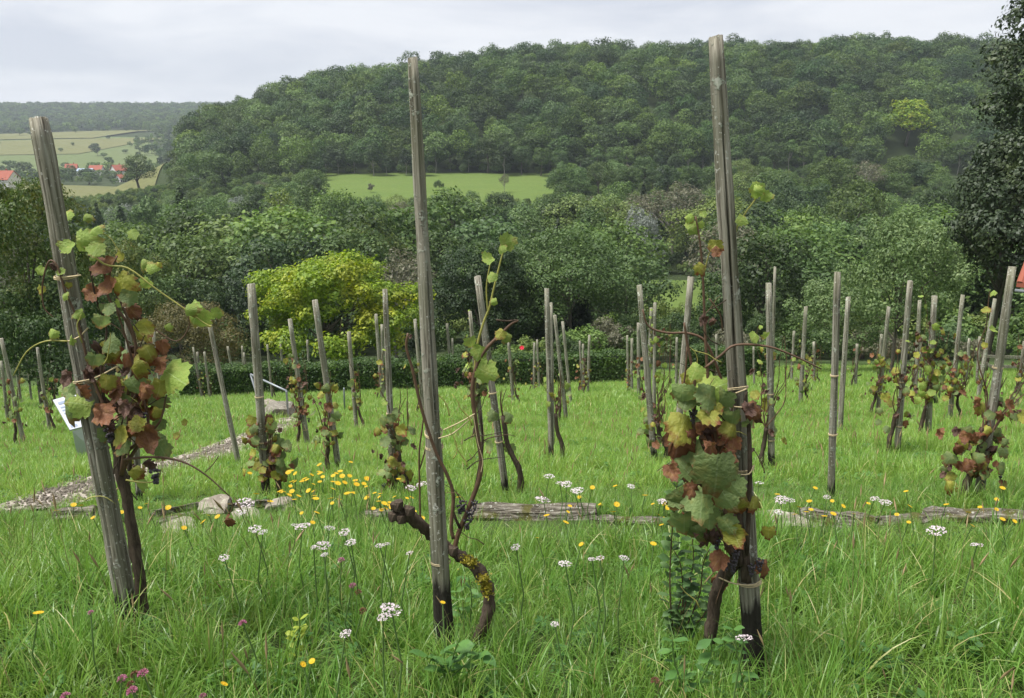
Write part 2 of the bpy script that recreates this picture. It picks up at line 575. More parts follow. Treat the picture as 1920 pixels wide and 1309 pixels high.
# ------------------------------------------------------------------ the ground
def spaced(a, b, s0, k):
    out, v = [0.0], 0.0
    while v < max(abs(a), abs(b)):
        v += max(s0, abs(v) * k)
        out.append(v)
    arr = np.array(sorted(set([-t for t in out] + out)))
    return arr[(arr >= a) & (arr <= b)]


def drape(name, xs, ys, m, lift=0.0):
    X, Y = np.meshgrid(xs, ys)
    Z = hz(X, Y) + lift
    V = np.stack([X, Y, Z], -1).reshape(-1, 3)
    nx, ny = len(xs), len(ys)
    i = np.arange((nx - 1) * (ny - 1))
    a = (i // (nx - 1)) * nx + i % (nx - 1)
    fs = np.stack([a, a + 1, a + nx + 1, a + nx], -1).tolist()
    return tag(ob(name, mesh(name, V, fs, m, True)), kind='structure')


drape('ground', spaced(-2500, 2500, 0.3, 0.035), spaced(-39, 2500, 0.3, 0.022), m_ground())


def patch(name, quad, m, lift, n=24):
    """a field: four world corners (x, y), draped over the ground"""
    q = [np.array(c, float) for c in quad]
    V, fs = [], []
    for j in range(n + 1):
        for i in range(n + 1):
            u, v = i / n, j / n
            p = (q[0] * (1 - u) + q[1] * u) * (1 - v) + (q[3] * (1 - u) + q[2] * u) * v
            V.append((p[0], p[1], hzf(p[0], p[1]) + lift))
    for j in range(n):
        for i in range(n):
            a = j * (n + 1) + i
            fs.append((a, a + 1, a + n + 2, a + n + 1))
    return tag(ob(name, mesh(name, V, fs, m, True)), kind='structure')


def pq(*pd):
    return [((px - CX) / F_PX * d, d) for px, d in pd]


M['meadow'] = m_field('meadow_grass', (0.075, 0.125, 0.03), (0.115, 0.15, 0.042), 0.06)
M['field_tan'] = m_field('field_stubble', (0.15, 0.145, 0.065), (0.105, 0.12, 0.05), 0.02)
M['field_green'] = m_field('field_pasture', (0.09, 0.125, 0.05), (0.12, 0.14, 0.06), 0.02)
patch('meadow', pq((600, 228), (1060, 228), (1045, 324), (590, 324)), M['meadow'], 0.35)
patch('lawn', pq((1150, 106), (1420, 106), (1420, 152), (1150, 152)), M['meadow'], 0.25)
patch('clearing', pq((1740, 226), (1850, 226), (1850, 262), (1740, 262)), M['meadow'], 0.5)
patch('field_near', pq((10, 345), (300, 330), (352, 470), (60, 520)), M['field_tan'], 0.6)
patch('field_middle', pq((-60, 640), (330, 660), (300, 1010), (-60, 1000)), M['field_green'], 0.9)
patch('field_slope', pq((-60, 780), (170, 800), (330, 1000), (-60, 930)), M['field_tan'], 1.4)
patch('field_upper', pq((-60, 960), (200, 980), (330, 1180), (-60, 1160)), M['field_tan'], 1.7)
patch('field_far', pq((-60, 1290), (60, 1300), (60, 1340), (-60, 1340)), M['field_green'], 3.0)

# ------------------------------------------------------------------ trees
def crown_mesh(name, seed, h, r, m, n_leaf, size, n_lobe=26, base=0.22, taper=0.0, lobe=0.36, droop=0.0, sparse=0.0, aspect=0.62, upness=0.35):
    """leaf faces spread over the lobes of a crown; the crown spans base*h..h, widest radius r"""
    g = np.random.default_rng(seed)
    zc, rz = h * (1 + base) / 2, h * (1 - base) / 2
    d = g.normal(size=(n_lobe, 3))
    d /= np.linalg.norm(d, axis=1)[:, None]
    d[:, 2] = np.where(d[:, 2] < -0.45, -d[:, 2], d[:, 2])
    rr = g.uniform(0.45, 0.86, n_lobe)[:, None]
    c = d * rr * np.array([r, r, rz]) * g.uniform(0.86, 1.1, (n_lobe, 1))
    if taper:
        c[:, :2] *= np.clip(1 - taper * (c[:, 2:] / rz * 0.5 + 0.25), 0.12, 1.3)
    c[:, 2] += zc
    lr = lobe * min(r, rz) * g.uniform(0.65, 1.25, n_lobe)
    if taper:
        lr *= np.clip(1 - taper * 0.5 * ((c[:, 2] - zc) / rz * 0.5 + 0.25), 0.35, 1.2)
    n0 = int(n_leaf * 1.8)
    p_l = lr ** 2 / (lr ** 2).sum()
    li = g.choice(n_lobe, n0, p=p_l)
    dd = g.normal(size=(n0, 3))
    dd /= np.linalg.norm(dd, axis=1)[:, None]
    fl = (dd[:, 2] < 0) & (g.random(n0) < 0.45)
    dd[fl, 2] *= -1
    pos = c[li] + dd * (lr[li] * g.uniform(0.62, 1.08, n0) * (1 + 0.28 * np.sin(dd[:, 0] * 7 + li) * np.sin(dd[:, 1] * 6 + dd[:, 2] * 5)))[:, None] * np.array([1, 1, 0.85])
    dist = np.linalg.norm((pos[:, None, :] - c[None]) / lr[None, :, None], axis=2)
    dist[np.arange(n0), li] = 9
    keep = np.where(dist.min(1) > 0.78)[0][:n_leaf]
    pos, dd = pos[keep], dd[keep]
    n = len(pos)
    zm = np.quantile(pos[:, 2], .995)
    f_z, f_r = (h - base * h) / (zm - base * h), r / np.quantile(np.hypot(pos[:, 0], pos[:, 1]), .97)
    for q in (pos, c):
        q[:, 2] = base * h + (q[:, 2] - base * h) * f_z
        q[:, :2] *= f_r
    if droop:
        pos[:, 2] -= droop * g.random(n) ** 1.5 * h * 0.18
    nrm = dd * 1.0 + g.normal(size=(n, 3)) * 0.42 + np.array([0, 0, upness])
    nrm /= np.linalg.norm(nrm, axis=1)[:, None]
    t = g.normal(size=(n, 3)) + np.array([0, 0, -1.5 * droop])
    t -= nrm * (t * nrm).sum(1)[:, None]
    t /= np.linalg.norm(t, axis=1)[:, None]
    b = np.cross(nrm, t)
    s = size * g.uniform(0.6, 1.35, n)[:, None]
    V = np.stack([pos - t * s * 0.5, pos + b * s * 0.5 * aspect + nrm * s * 0.08, pos + t * s * 0.55, pos - b * s * 0.5 * aspect + nrm * s * 0.08], 1).reshape(-1, 3)
    return quad_mesh(name, V, 4, m), c


def conifer_mesh(name, seed, h, r, m, n_leaf, size):
    g = np.random.default_rng(seed)
    z = h * (0.06 + 0.94 * (1 - np.sqrt(g.random(n_leaf))))
    tier = np.floor(z / h * 16) / 16
    rr = r * (1 - z / h) ** 0.85 * (0.62 + 0.38 * (1 - (z / h * 16) % 1)) * g.uniform(0.55, 1.08, n_leaf)
    a = g.random(n_leaf) * 2 * np.pi
    rr *= 1 + 0.18 * np.sin(a * 5 + tier * 40)
    pos = np.stack([np.cos(a) * rr, np.sin(a) * rr, z - rr * 0.25], -1)
    out = np.stack([np.cos(a), np.sin(a), -0.3 + 0 * a], -1)
    t = out + g.normal(size=(n_leaf, 3)) * 0.35
    t /= np.linalg.norm(t, axis=1)[:, None]
    nrm = np.array([0, 0, 1.0]) + out * 0.5 + g.normal(size=(n_leaf, 3)) * 0.4
    nrm -= t * (nrm * t).sum(1)[:, None]
    nrm /= np.linalg.norm(nrm, axis=1)[:, None]
    b = np.cross(nrm, t)
    s = size * g.uniform(0.7, 1.3, n_leaf)[:, None]
    V = np.stack([pos - t * s * .5, pos + b * s * .25, pos + t * s * .6, pos - b * s * .25], 1).reshape(-1, 3)
    return quad_mesh(name, V, 4, m), np.array([[0, 0, h * .9]])


def trunk_mesh(name, seed, h, r0, centers, m, limbs=7, top=0.72):
    rng = random.Random(seed)
    b = MB()
    tp = Vector((rng.uniform(-.04, .04) * h, rng.uniform(-.04, .04) * h, h * top))
    mid = Vector((rng.uniform(-.03, .03) * h, rng.uniform(-.03, .03) * h, h * top * .5))
    b.tube([(0, 0, -0.4), (0, 0, 0.05 * h), mid, tp], [r0 * 1.35, r0, r0 * .7, r0 * .18], 7)
    cs = sorted(centers.tolist(), key=lambda c: rng.random())[:limbs]
    for c in cs:
        c = Vector(c)
        z0 = min(max(c.z * 0.55, h * 0.15), h * top * 0.9)
        k = z0 / (h * top)
        st = mid * (k * 2) if k < .5 else mid.lerp(tp, (k - .5) * 2)
        st.z = z0
        md = st.lerp(c, .5) + Vector((0, 0, h * .03))
        b.tube([st, md, c], [r0 * .42, r0 * .26, r0 * .07], 5, False)
    return b.mesh(name, m, True)


TREES = {}


def archetype(key, name, h, r, fol, n_leaf, size, seed, trunk='trunk', label='', cat='tree', limbs=7, conifer=False, r0=None, top=0.72, **kw):
    if conifer:
        cm, cs = conifer_mesh(name + '_crown', seed, h, r, FOL[fol], n_leaf, size)
        limbs = 0
    else:
        cm, cs = crown_mesh(name + '_crown', seed, h, r, FOL[fol], n_leaf, size, **kw)
    tm = trunk_mesh(name + '_trunk', seed, h, r0 or h * 0.022, cs, M[trunk], limbs, top)
    TREES[key] = (name, tm, cm, h, r, cat)


def plant_tree(key, x, y, height, label, group=None, rz=None, width=1.0, rng=random):
    name, tm, cm, h, r, cat = TREES[key]
    s = height / h
    root = thing(name, label, cat, (x, y, hzf(x, y)), group, rng.random() * 6.28 if rz is None else rz, (s * width, s * width, s))
    ob('trunk', tm, root)
    ob('crown', cm, root)
    return root


# mid-distance kinds (shared by many trees)
for i in range(3):
    archetype('round%d' % i, 'broadleaf_tree', 12, 5.2, 'mid', 5200, 0.40, 20 + i, n_lobe=34, base=0.12)
    archetype('deep%d' % i, 'broadleaf_tree', 12, 4.6, 'deep', 5200, 0.40, 30 + i, n_lobe=32, base=0.10, taper=0.35)
    archetype('tall%d' % i, 'broadleaf_tree', 14, 3.6, 'mid', 4600, 0.38, 40 + i, n_lobe=34, base=0.12, taper=0.55, lobe=0.42)
    archetype('shrub%d' % i, 'shrub', 3.2, 2.2, ('mid', 'pale', 'grey')[i], 2600, 0.20, 50 + i, n_lobe=20, base=0.02, cat='shrub', r0=0.05)
archetype('conifer0', 'young_conifer', 9, 2.3, 'deep', 4200, 0.42, 61, conifer=True)
archetype('conifer1', 'young_conifer', 10, 2.1, 'dark', 4200, 0.42, 62, conifer=True)
archetype('silver', 'silver_willow', 9, 4.0, 'silver', 4600, 0.34, 63, n_lobe=30, base=0.08, droop=0.5)
archetype('grey', 'thin_crowned_tree', 14, 5.6, 'grey', 3300, 0.34, 64, trunk='trunk_pale', n_lobe=46, base=0.28, lobe=0.24, limbs=24, r0=0.22, top=0.85)
archetype('pale', 'broadleaf_tree', 10, 6.0, 'pale', 7000, 0.34, 65, n_lobe=40, base=0.05)
archetype('birch', 'birch_tree', 15, 4.0, 'pale', 7000, 0.30, 66, trunk='trunk_pale', n_lobe=44, base=0.12, taper=0.7, droop=0.8, lobe=0.3, limbs=14, r0=0.14, top=0.95)
archetype('yellowhill', 'yellow_green_tree', 20, 8.0, 'yellow', 5200, 0.75, 67, n_lobe=36, base=0.1, taper=0.5)
archetype('far', 'field_tree', 9, 4.5, 'forest', 700, 0.9, 68, n_lobe=16, base=0.1)
archetype('edge0', 'wood_edge_tree', 15, 4.4, 'deep', 3600, 0.50, 69, trunk='trunk_pale', n_lobe=34, base=0.05, taper=0.4, r0=0.2)
archetype('edge1', 'wood_edge_tree', 15, 4.0, 'mid', 3400, 0.48, 70, trunk='trunk_pale', n_lobe=34, base=0.12, taper=0.3, lobe=0.32, r0=0.2)

rng = random.Random(7)


def tree_at(key, px, d, ytop, label, group=None, wpx=None, ybase=None):
    """a tree standing at distance d in column px whose top reaches row ytop"""
    x = (px - CX) / F_PX * d
    z = hzf(x, d)
    h = float(ray(px, ytop)[2] * d - z)
    width = 1.0
    if wpx:
        width = (wpx / F_PX * d) / (2 * TREES[key][4] * h / TREES[key][3])
    return plant_tree(key, x, d, h, label, group, width=width, rng=rng)


# near trees with their own crowns
archetype('yb', 'yellow_green_tree', 8.0, 5.4, 'yellow', 34000, 0.19, 101, n_lobe=90, base=0.02, lobe=0.2, r0=0.14, limbs=16)
archetype('round_near', 'broadleaf_tree', 10, 4.6, 'deep', 22000, 0.20, 102, n_lobe=80, base=0.02, lobe=0.22, r0=0.2)
archetype('round_near2', 'broadleaf_tree', 11, 5.2, 'mid', 24000, 0.20, 103, n_lobe=90, base=0.02, lobe=0.21, taper=0.4, r0=0.2)
archetype('left_tree', 'broadleaf_tree', 10, 4.2, 'olive', 22000, 0.17, 104, n_lobe=90, base=0.05, lobe=0.2, r0=0.2)
archetype('left_bush', 'leafy_bush', 4, 3.2, 'deep', 15000, 0.12, 105, n_lobe=40, base=0.0, lobe=0.3, cat='bush', r0=0.06)
archetype('brown_bush', 'leafy_bush', 5, 3.4, 'brown', 16000, 0.13, 106, n_lobe=44, base=0.0, lobe=0.28, cat='bush', r0=0.08)
archetype('evergreen', 'evergreen_tree', 20, 4.6, 'dark', 34000, 0.22, 107, n_lobe=80, base=0.03, lobe=0.30, taper=0.25, r0=0.35, limbs=14)
archetype('evergreen_low', 'evergreen_tree', 11, 3.4, 'dark', 22000, 0.2, 108, n_lobe=54, base=0.02, lobe=0.32, taper=0.3, r0=0.2)
archetype('apple', 'fruit_tree', 7.5, 3.6, 'apple', 15000, 0.16, 109, n_lobe=110, base=0.02, lobe=0.17, r0=0.12, limbs=16, sparse=0.3)

tree_at('yb', 605, 46, 478, 'bright yellow-green bushy tree behind the clipped hedge', wpx=360)
tree_at('round_near', 905, 56, 462, 'dark green rounded tree behind the hedge, left of the pair right of the middle stake', wpx=210)
tree_at('round_near2', 1070, 59, 432, 'broad green tree behind the hedge, the taller one of the pair near the centre', wpx=270)
tree_at('left_tree', 35, 29, 335, 'green tree with orange-brown leaves at the left edge behind the vineyard', wpx=270)
tree_at('left_tree', 215, 46, 455, 'olive green tree behind the leafy vine on the left', wpx=190)
tree_at('left_bush', 60, 27.5, 530, 'dark small-leaved bush at the left edge under the orange-leaved tree', wpx=270)
tree_at('brown_bush', 320, 43, 575, 'brownish autumn bush left of the yellow-green tree', wpx=220)
tree_at('evergreen', 1985, 37, -90, 'tall dark evergreen tree rising out of the right edge', wpx=350)
tree_at('evergreen_low', 1880, 34.5, 255, 'lower dark evergreen tree in front of the tall one at the right edge', wpx=225)
tree_at('apple', 1700, 33, 408, 'light green fruit tree with loose branches left of the dark evergreens', wpx=230)
tree_at('apple', 1590, 38, 520, 'low light green fruit tree behind the stakes right of the crooked front stake', wpx=190)
# recognisable trees in the valley
tree_at('birch', 535, 98, 352, 'pale birch with hanging branches above the yellow-green tree', wpx=120)
tree_at('pale', 690, 88, 410, 'wide pale green tree behind the yellow-green tree', wpx=200)
tree_at('round0', 420, 105, 440, 'round mid green tree left of the pale birch', wpx=130)
tree_at('grey', 1262, 170, 343, 'grey-brown thin-crowned tree with pale limbs left of the right front stake', wpx=150)
tree_at('silver', 1200, 142, 388, 'silvery grey willow beside the thin-crowned grey tree', wpx=85)
tree_at('silver', 352, 150, 398, 'silvery grey willow in the wood right of the leaning left stake', wpx=90)
tree_at('silver', 232, 190, 383, 'small silvery willow far left, beyond the front left stake', wpx=60)
tree_at('round1', 1512, 122, 385, 'rounded green tree right of the tallest front stake', wpx=110)
tree_at('round2', 1445, 200, 318, 'light rounded tree below the hillside wood, right of the tallest stake', wpx=90)
tree_at('yellowhill', 1675, 346, 188, 'tall yellow-green tree standing out of the hillside wood', wpx=95)
tree_at('tall0', 275, 330, 290, 'pair-topped tree on the edge of the tan field', wpx=60)
tree_at('shrub0', 826, 268, 338, 'small dark bush alone on the green meadow', wpx=22)
tree_at('grey', 946, 262, 326, 'small bare-looking tree alone on the green meadow', wpx=22)
tree_at('shrub2', 700, 262, 344, 'narrow little bush on the left of the meadow', wpx=14)
tree_at('shrub2', 1145, 50, 598, 'grey-green shrub behind the hedge below the pair of trees', wpx=95)
tree_at('shrub1', 1230, 62, 570, 'pale shrub beside the lawn behind the hedge', wpx=90)
tree_at('shrub0', 1320, 75, 600, 'green shrub on the far side of the lawn near the right front stake', wpx=80)


# filler trees of the valley wood, standing in rows behind one another
def limit(px, d):
    if px < 110:
        return 395
    if px < 345:
        return 388 - (px - 110) * 0.12 if d > 130 else 410
    if px < 600:
        return 318 + (px - 345) * 0.1 if d > 240 else 345
    if px < 1035:
        return 368
    if 1180 < px < 1365 and d < 152:
        return 585
    return 300 if d > 225 else 340 if d > 160 else 385


used = []
LAB = {'round': 'mid green rounded tree', 'deep': 'dark green tree',
       'tall': 'slim upright green tree', 'conifer': 'young dark conifer',
       'silver': 'silvery tree', 'grey': 'thin grey-brown tree', 'pale': 'pale green tree'}
for d, step, hmin, hmax in ((62, 95, 5, 8), (74, 90, 7, 10), (90, 84, 8, 12), (110, 74, 8, 13), (132, 64, 8, 14), (158, 54, 8, 14), (186, 46, 7, 12), (214, 42, 6, 11), (240, 38, 6, 11), (268, 36, 6, 11), (292, 34, 7, 12)):
    px = -40 + rng.random() * step
    while px < 1960:
        dd = d * rng.uniform(0.93, 1.07)
        px += step * rng.uniform(0.7, 1.25)
        x = (px - CX) / F_PX * dd
        if d > 226 and 585 < px < 1045:
            continue
        if d > 300 and px < 360:
            continue
        if 1190 < px < 1360 and 100 < dd < 156:
            continue
        if d > 220 and 1755 < px < 1815:
            continue
        h = rng.uniform(hmin, hmax)
        z = hzf(x, dd)
        if 700 < px < 830 and 60 < dd < 84:
            continue
        lim = limit(px, dd)
        hmaxl = float(ray(px, lim + (rng.uniform(-14, 10) if 580 < px < 1040 else rng.uniform(-8, 30)))[2] * dd - z)
        h = min(h * (1.75 if d > 200 and px > 1040 else 1.3), hmaxl)
        if h < 2.5:
            continue
        kind = rng.choices(['round', 'deep', 'tall', 'conifer', 'silver', 'grey', 'pale'], [30, 34, 16, 9, 2, 5, 6])[0]
        if 185 < d < 226 and 580 < px < 1040 and rng.random() < 0.7:
            kind = 'deep'
        key = kind + (str(rng.randrange(3)) if kind in ('round', 'deep', 'tall') else str(rng.randrange(2)) if kind == 'conifer' else '')
        side = ('behind the leaning left front stake' if px < 300 else 'left of the birch' if px < 480 else 'behind the yellow-green tree' if px < 780 else 'behind the pair of round trees' if px < 1190
                else 'around the grey willow' if px < 1370 else 'just right of the tallest stake' if px < 1600 else 'beside the dark evergreens')
        side = ('just behind the hedge, ' if d < 80 else 'in mid-valley, ' if d < 150 else 'at the foot of the hill, ') + side
        plant_tree(key, x, dd, h, LAB[kind] + ' ' + side, 'valley wood: %s trees %s' % (kind, side), width=rng.uniform(0.85, 1.25), rng=rng)

# the lit edge of the hillside wood
def EDGE(px):
    return ('above the left half of the meadow' if px < 790 else 'above the right half of the meadow' if px < 1045 else 'left of the tallest stake' if px < 1350 else 'right of the tallest stake' if px < 1600 else 'below the yellow-green hill tree')


px = 585
while px < 1900:
    px += rng.uniform(20, 36)
    if 1628 < px < 1722:
        continue
    d = 318 if px < 1045 else 312
    d += rng.uniform(-4, 9)
    x = (px - CX) / F_PX * d
    plant_tree(rng.choice(['edge0', 'edge0', 'edge1', 'deep1']), x, d, rng.uniform(8, 14), 'tree in the front row of the hillside wood ' + EDGE(px), 'front row of the hillside wood ' + EDGE(px), rng=rng)
px = 400
while px < 590:
    px += rng.uniform(18, 30)
    d = 326 + rng.uniform(0, 25)
    plant_tree(rng.choice(['edge0', 'deep0', 'deep2']), (px - CX) / F_PX * d, d, rng.uniform(10, 15), 'tree on the left shoulder of the hillside wood', 'left shoulder of the hillside wood', rng=rng)
# trees closing both ends of the meadow
for k in range(26):
    left = k % 2
    d = rng.uniform(230, 322)
    px = rng.gauss(588, 16) if left else rng.gauss(1056, 20)
    plant_tree(rng.choice(['deep0', 'round1', 'edge1', 'tall1', 'deep2']), (px - CX) / F_PX * d, d, rng.uniform(4, 9.5), 'tree at the %s end of the green meadow' % ('left' if left else 'right'), 'trees at the %s end of the meadow' % ('left' if left else 'right'), rng=rng)
# shrubs behind the hedge
px = 800
while px < 1900:
    px += rng.uniform(45, 80)
    d = rng.uniform(45, 54)
    if 1330 < px < 1380:
        continue
    plant_tree('shrub%d' % rng.choice([0, 0, 1, 2]), (px - CX) / F_PX * d, d, rng.uniform(1.6, 2.9), 'low garden shrub behind the clipped hedge', 'garden shrubs behind the hedge', rng=rng)
# trees and bushes on the far fields and round the village
for k in range(95):
    px, d = rng.uniform(-20, 400), rng.choice([rng.uniform(520, 660), rng.uniform(660, 1240), rng.uniform(1100, 1240)])
    x = (px - CX) / F_PX * d
    plant_tree('far', x, d, rng.uniform(4, 11) * (1 if d > 700 else 1.0), 'small tree or bush between the far fields and the village', 'far field trees', width=rng.uniform(0.9, 1.6), rng=rng)


# ------------------------------------------------------------------ woods as one mass (instances on points)
def stuff(name, variants, pos, rot, scl, idx, label=None, cat=None):
    me = bpy.data.meshes.new(name)
    n = len(pos)
    me.vertices.add(n)
    me.vertices.foreach_set('co', np.asarray(pos, np.float32).ravel())
    for nm, ty, arr in (('rot', 'FLOAT_VECTOR', rot), ('scl', 'FLOAT_VECTOR', scl), ('idx', 'INT', idx)):
        at_ = me.attributes.new(nm, ty, 'POINT')
        if ty == 'FLOAT_VECTOR':
            at_.data.foreach_set('vector', np.asarray(arr, np.float32).ravel())
        else:
            at_.data.foreach_set('value', np.asarray(arr, np.int32))
    for v in variants:
        for m in v.materials:
            if m.name not in [q.name for q in me.materials]:
                me.materials.append(m)
    o = ob(name, me)
    ng = bpy.data.node_groups.new(name, 'GeometryNodeTree')
    ng.interface.new_socket('Geometry', in_out='INPUT', socket_type='NodeSocketGeometry')
    ng.interface.new_socket('Geometry', in_out='OUTPUT', socket_type='NodeSocketGeometry')
    N, L = ng.nodes, ng.links
    gi, go = N.new('NodeGroupInput'), N.new('NodeGroupOutput')
    iop = N.new('GeometryNodeInstanceOnPoints')
    join = N.new('GeometryNodeJoinGeometry')
    for v in reversed(variants):
        vo = bpy.data.objects.new(v.name + '_source', v)
        oi = N.new('GeometryNodeObjectInfo')
        oi.inputs['Object'].default_value = vo
        oi.inputs['As Instance'].default_value = False
        g2 = N.new('GeometryNodeGeometryToInstance')
        L.new(oi.outputs['Geometry'], g2.inputs[0])
        L.new(g2.outputs[0], join.inputs[0])

    def attr(nm, ty):
        a = N.new('GeometryNodeInputNamedAttribute')
        a.data_type = ty
        a.inputs['Name'].default_value = nm
        return a.outputs[0]
    e2r = N.new('FunctionNodeEulerToRotation')
    L.new(attr('rot', 'FLOAT_VECTOR'), e2r.inputs[0])
    L.new(gi.outputs[0], iop.inputs['Points'])
    L.new(join.outputs[0], iop.inputs['Instance'])
    iop.inputs['Pick Instance'].default_value = True
    L.new(attr('idx', 'INT'), iop.inputs['Instance Index'])
    L.new(e2r.outputs[0], iop.inputs['Rotation'])
    L.new(attr('scl', 'FLOAT_VECTOR'), iop.inputs['Scale'])
    L.new(iop.outputs[0], go.inputs[0])
    md = o.modifiers.new('instances', 'NODES')
    md.node_group = ng
    return tag(o, label, cat, kind='stuff')


def scatter(g, xs, ys, step, jit=0.45):
    X, Y = np.meshgrid(np.arange(xs[0], xs[1], step), np.arange(ys[0], ys[1], step))
    X = X + g.uniform(-jit, jit, X.shape) * step
    Y = Y + g.uniform(-jit, jit, Y.shape) * step
    return X.ravel(), Y.ravel()


g = np.random.default_rng(5)
wood_v = [crown_mesh('wood_crown', 200 + i, 16, 5.6, FOL['forest'], 2300, 0.62, n_lobe=26 + 3 * i, base=0.1, taper=(0, .25, .45, .1, .3)[i])[0] for i in range(5)]
X, Y = scatter(g, (-215, 430), (300, 560), 8.0)
ridge = np.interp(X, RX, RZ)
ok = (np.abs(X / Y) < 0.72) & (ridge > -25.5) & ((Y > 322) | (X / Y < -0.25)) & (X / Y > -0.405) & ~((np.abs(X / Y * F_PX + CX - 1675) < 48) & (Y < 352))
X, Y = X[ok], Y[ok]
n = len(X)
sc = g.uniform(0.66, 1.2, n)
hill_w = stuff('hillside_wood', wood_v, np.stack([X, Y, hz(X, Y) - 1.0], -1), np.stack([g.normal(0, .05, n), g.normal(0, .05, n), g.uniform(0, 6.28, n)], -1),
               np.stack([sc * g.uniform(.85, 1.25, n), sc * g.uniform(.85, 1.25, n), sc * g.uniform(.85, 1.1, n)], -1), g.integers(0, 5, n),
               'dense green broadleaf wood covering the hillside across the valley', 'wood')
far_v = [crown_mesh('far_crown', 300 + i, 15, 7, FOL['forest'], 420, 1.5, n_lobe=14, base=0.05)[0] for i in range(3)]
X, Y = scatter(g, (-1700, -300), (1235, 1950), 13.0)
ok = (X / Y > -0.75) & (X / Y < -0.2)
X, Y = X[ok], Y[ok]
n = len(X)
sc = g.uniform(0.75, 1.15, n)
stuff('plateau_wood', far_v, np.stack([X, Y, hz(X, Y) - 1.0], -1), np.stack([0 * X, 0 * X, g.uniform(0, 6.28, n)], -1),
      np.stack([sc, sc, sc], -1), g.integers(0, 3, n), 'bluish distant wood on the long ridge at the left', 'wood')
# undergrowth and small trees closing the valley floor between the single trees
und_v = [TREES['shrub0'][2], TREES['shrub1'][2], TREES['deep0'][2], TREES['round0'][2]]
X, Y = scatter(g, (-330, 330), (58, 334), 6.2)
px_ = X / Y * F_PX + CX
ok = (np.abs(X / Y) < 0.72) & ~((Y > 226) & (Y < 321) & (px_ > 590) & (px_ < 1040)) & ~((Y > 100) & (Y < 156) & (px_ > 1185) & (px_ < 1365)) & ~((Y > 222) & (px_ > 1752) & (px_ < 1820)) & ~((px_ < 350) & (Y > 325))
X, Y = X[ok], Y[ok]
n = len(X)
ii = g.integers(0, 4, n)
sc = np.where(ii < 2, g.uniform(0.8, 1.5, n), g.uniform(0.25, 0.42, n))
stuff('undergrowth', und_v, np.stack([X, Y, hz(X, Y) - 0.3], -1), np.stack([0 * X, 0 * X, g.uniform(0, 6.28, n)], -1),
      np.stack([sc, sc, sc], -1), ii, 'tangled green undergrowth filling the valley between the trees', 'undergrowth')
X, Y = scatter(g, (-520, -120), (508, 640), 12)
px_ = X / Y * F_PX + CX
fx = lambda a, b: (px_ > a) & (px_ < b)
ok = (px_ > -60) & (px_ < 420) & ~((Y > 338) & (Y < 500) & (px_ > 20) & (px_ < 350) & (px_ < 352))
X, Y = X[ok], Y[ok]
n = len(X)
sc = g.uniform(0.25, 0.6, n)
X3, Y3 = scatter(g, (-240, -140), (318, 510), 9)
p3 = X3 / Y3 * F_PX + CX
k3 = (p3 > 338 + 14 * np.sin(Y3 * .07)) & (p3 < 440)
X, Y, sc = np.concatenate([X, X3[k3]]), np.concatenate([Y, Y3[k3]]), np.concatenate([sc, g.uniform(.35, .6, k3.sum())])
X2, Y2 = scatter(g, (-560, -180), (640, 1235), 20)
p2 = X2 / Y2 * F_PX + CX
k2 = (p2 > 285 + 25 * np.sin(Y2 * .02)) & (p2 < 425)
X, Y = np.concatenate([X, X2[k2]]), np.concatenate([Y, Y2[k2]])
n = len(X)
sc = np.concatenate([sc, g.uniform(.45, .8, k2.sum())])
stuff('valley_copse', far_v, np.stack([X, Y, hz(X, Y) - .5], -1), np.stack([0 * X, 0 * X, g.uniform(0, 6.28, n)], -1),
      np.stack([sc * .8, sc * .8, sc], -1), g.integers(0, 3, n), 'trees massed round the far village at the left', 'copse')

# ------------------------------------------------------------------ houses
M['plaster'] = m_plain('white_plaster', (0.7, 0.68, 0.64), 0.9, 0.1, 0.08, 2)
M['tiles'] = m_plain('red_roof_tiles', (0.27, 0.085, 0.055), 0.85, 0.2, 0.25, 1.5)
M['slate'] = m_plain('blue_grey_roof', (0.3, 0.37, 0.47), 0.6, 0.3, 0.15, 1.5)
M['pane'] = m_plain('dark_window', (0.03, 0.035, 0.04), 0.15, 0.5, 0.1, 2)


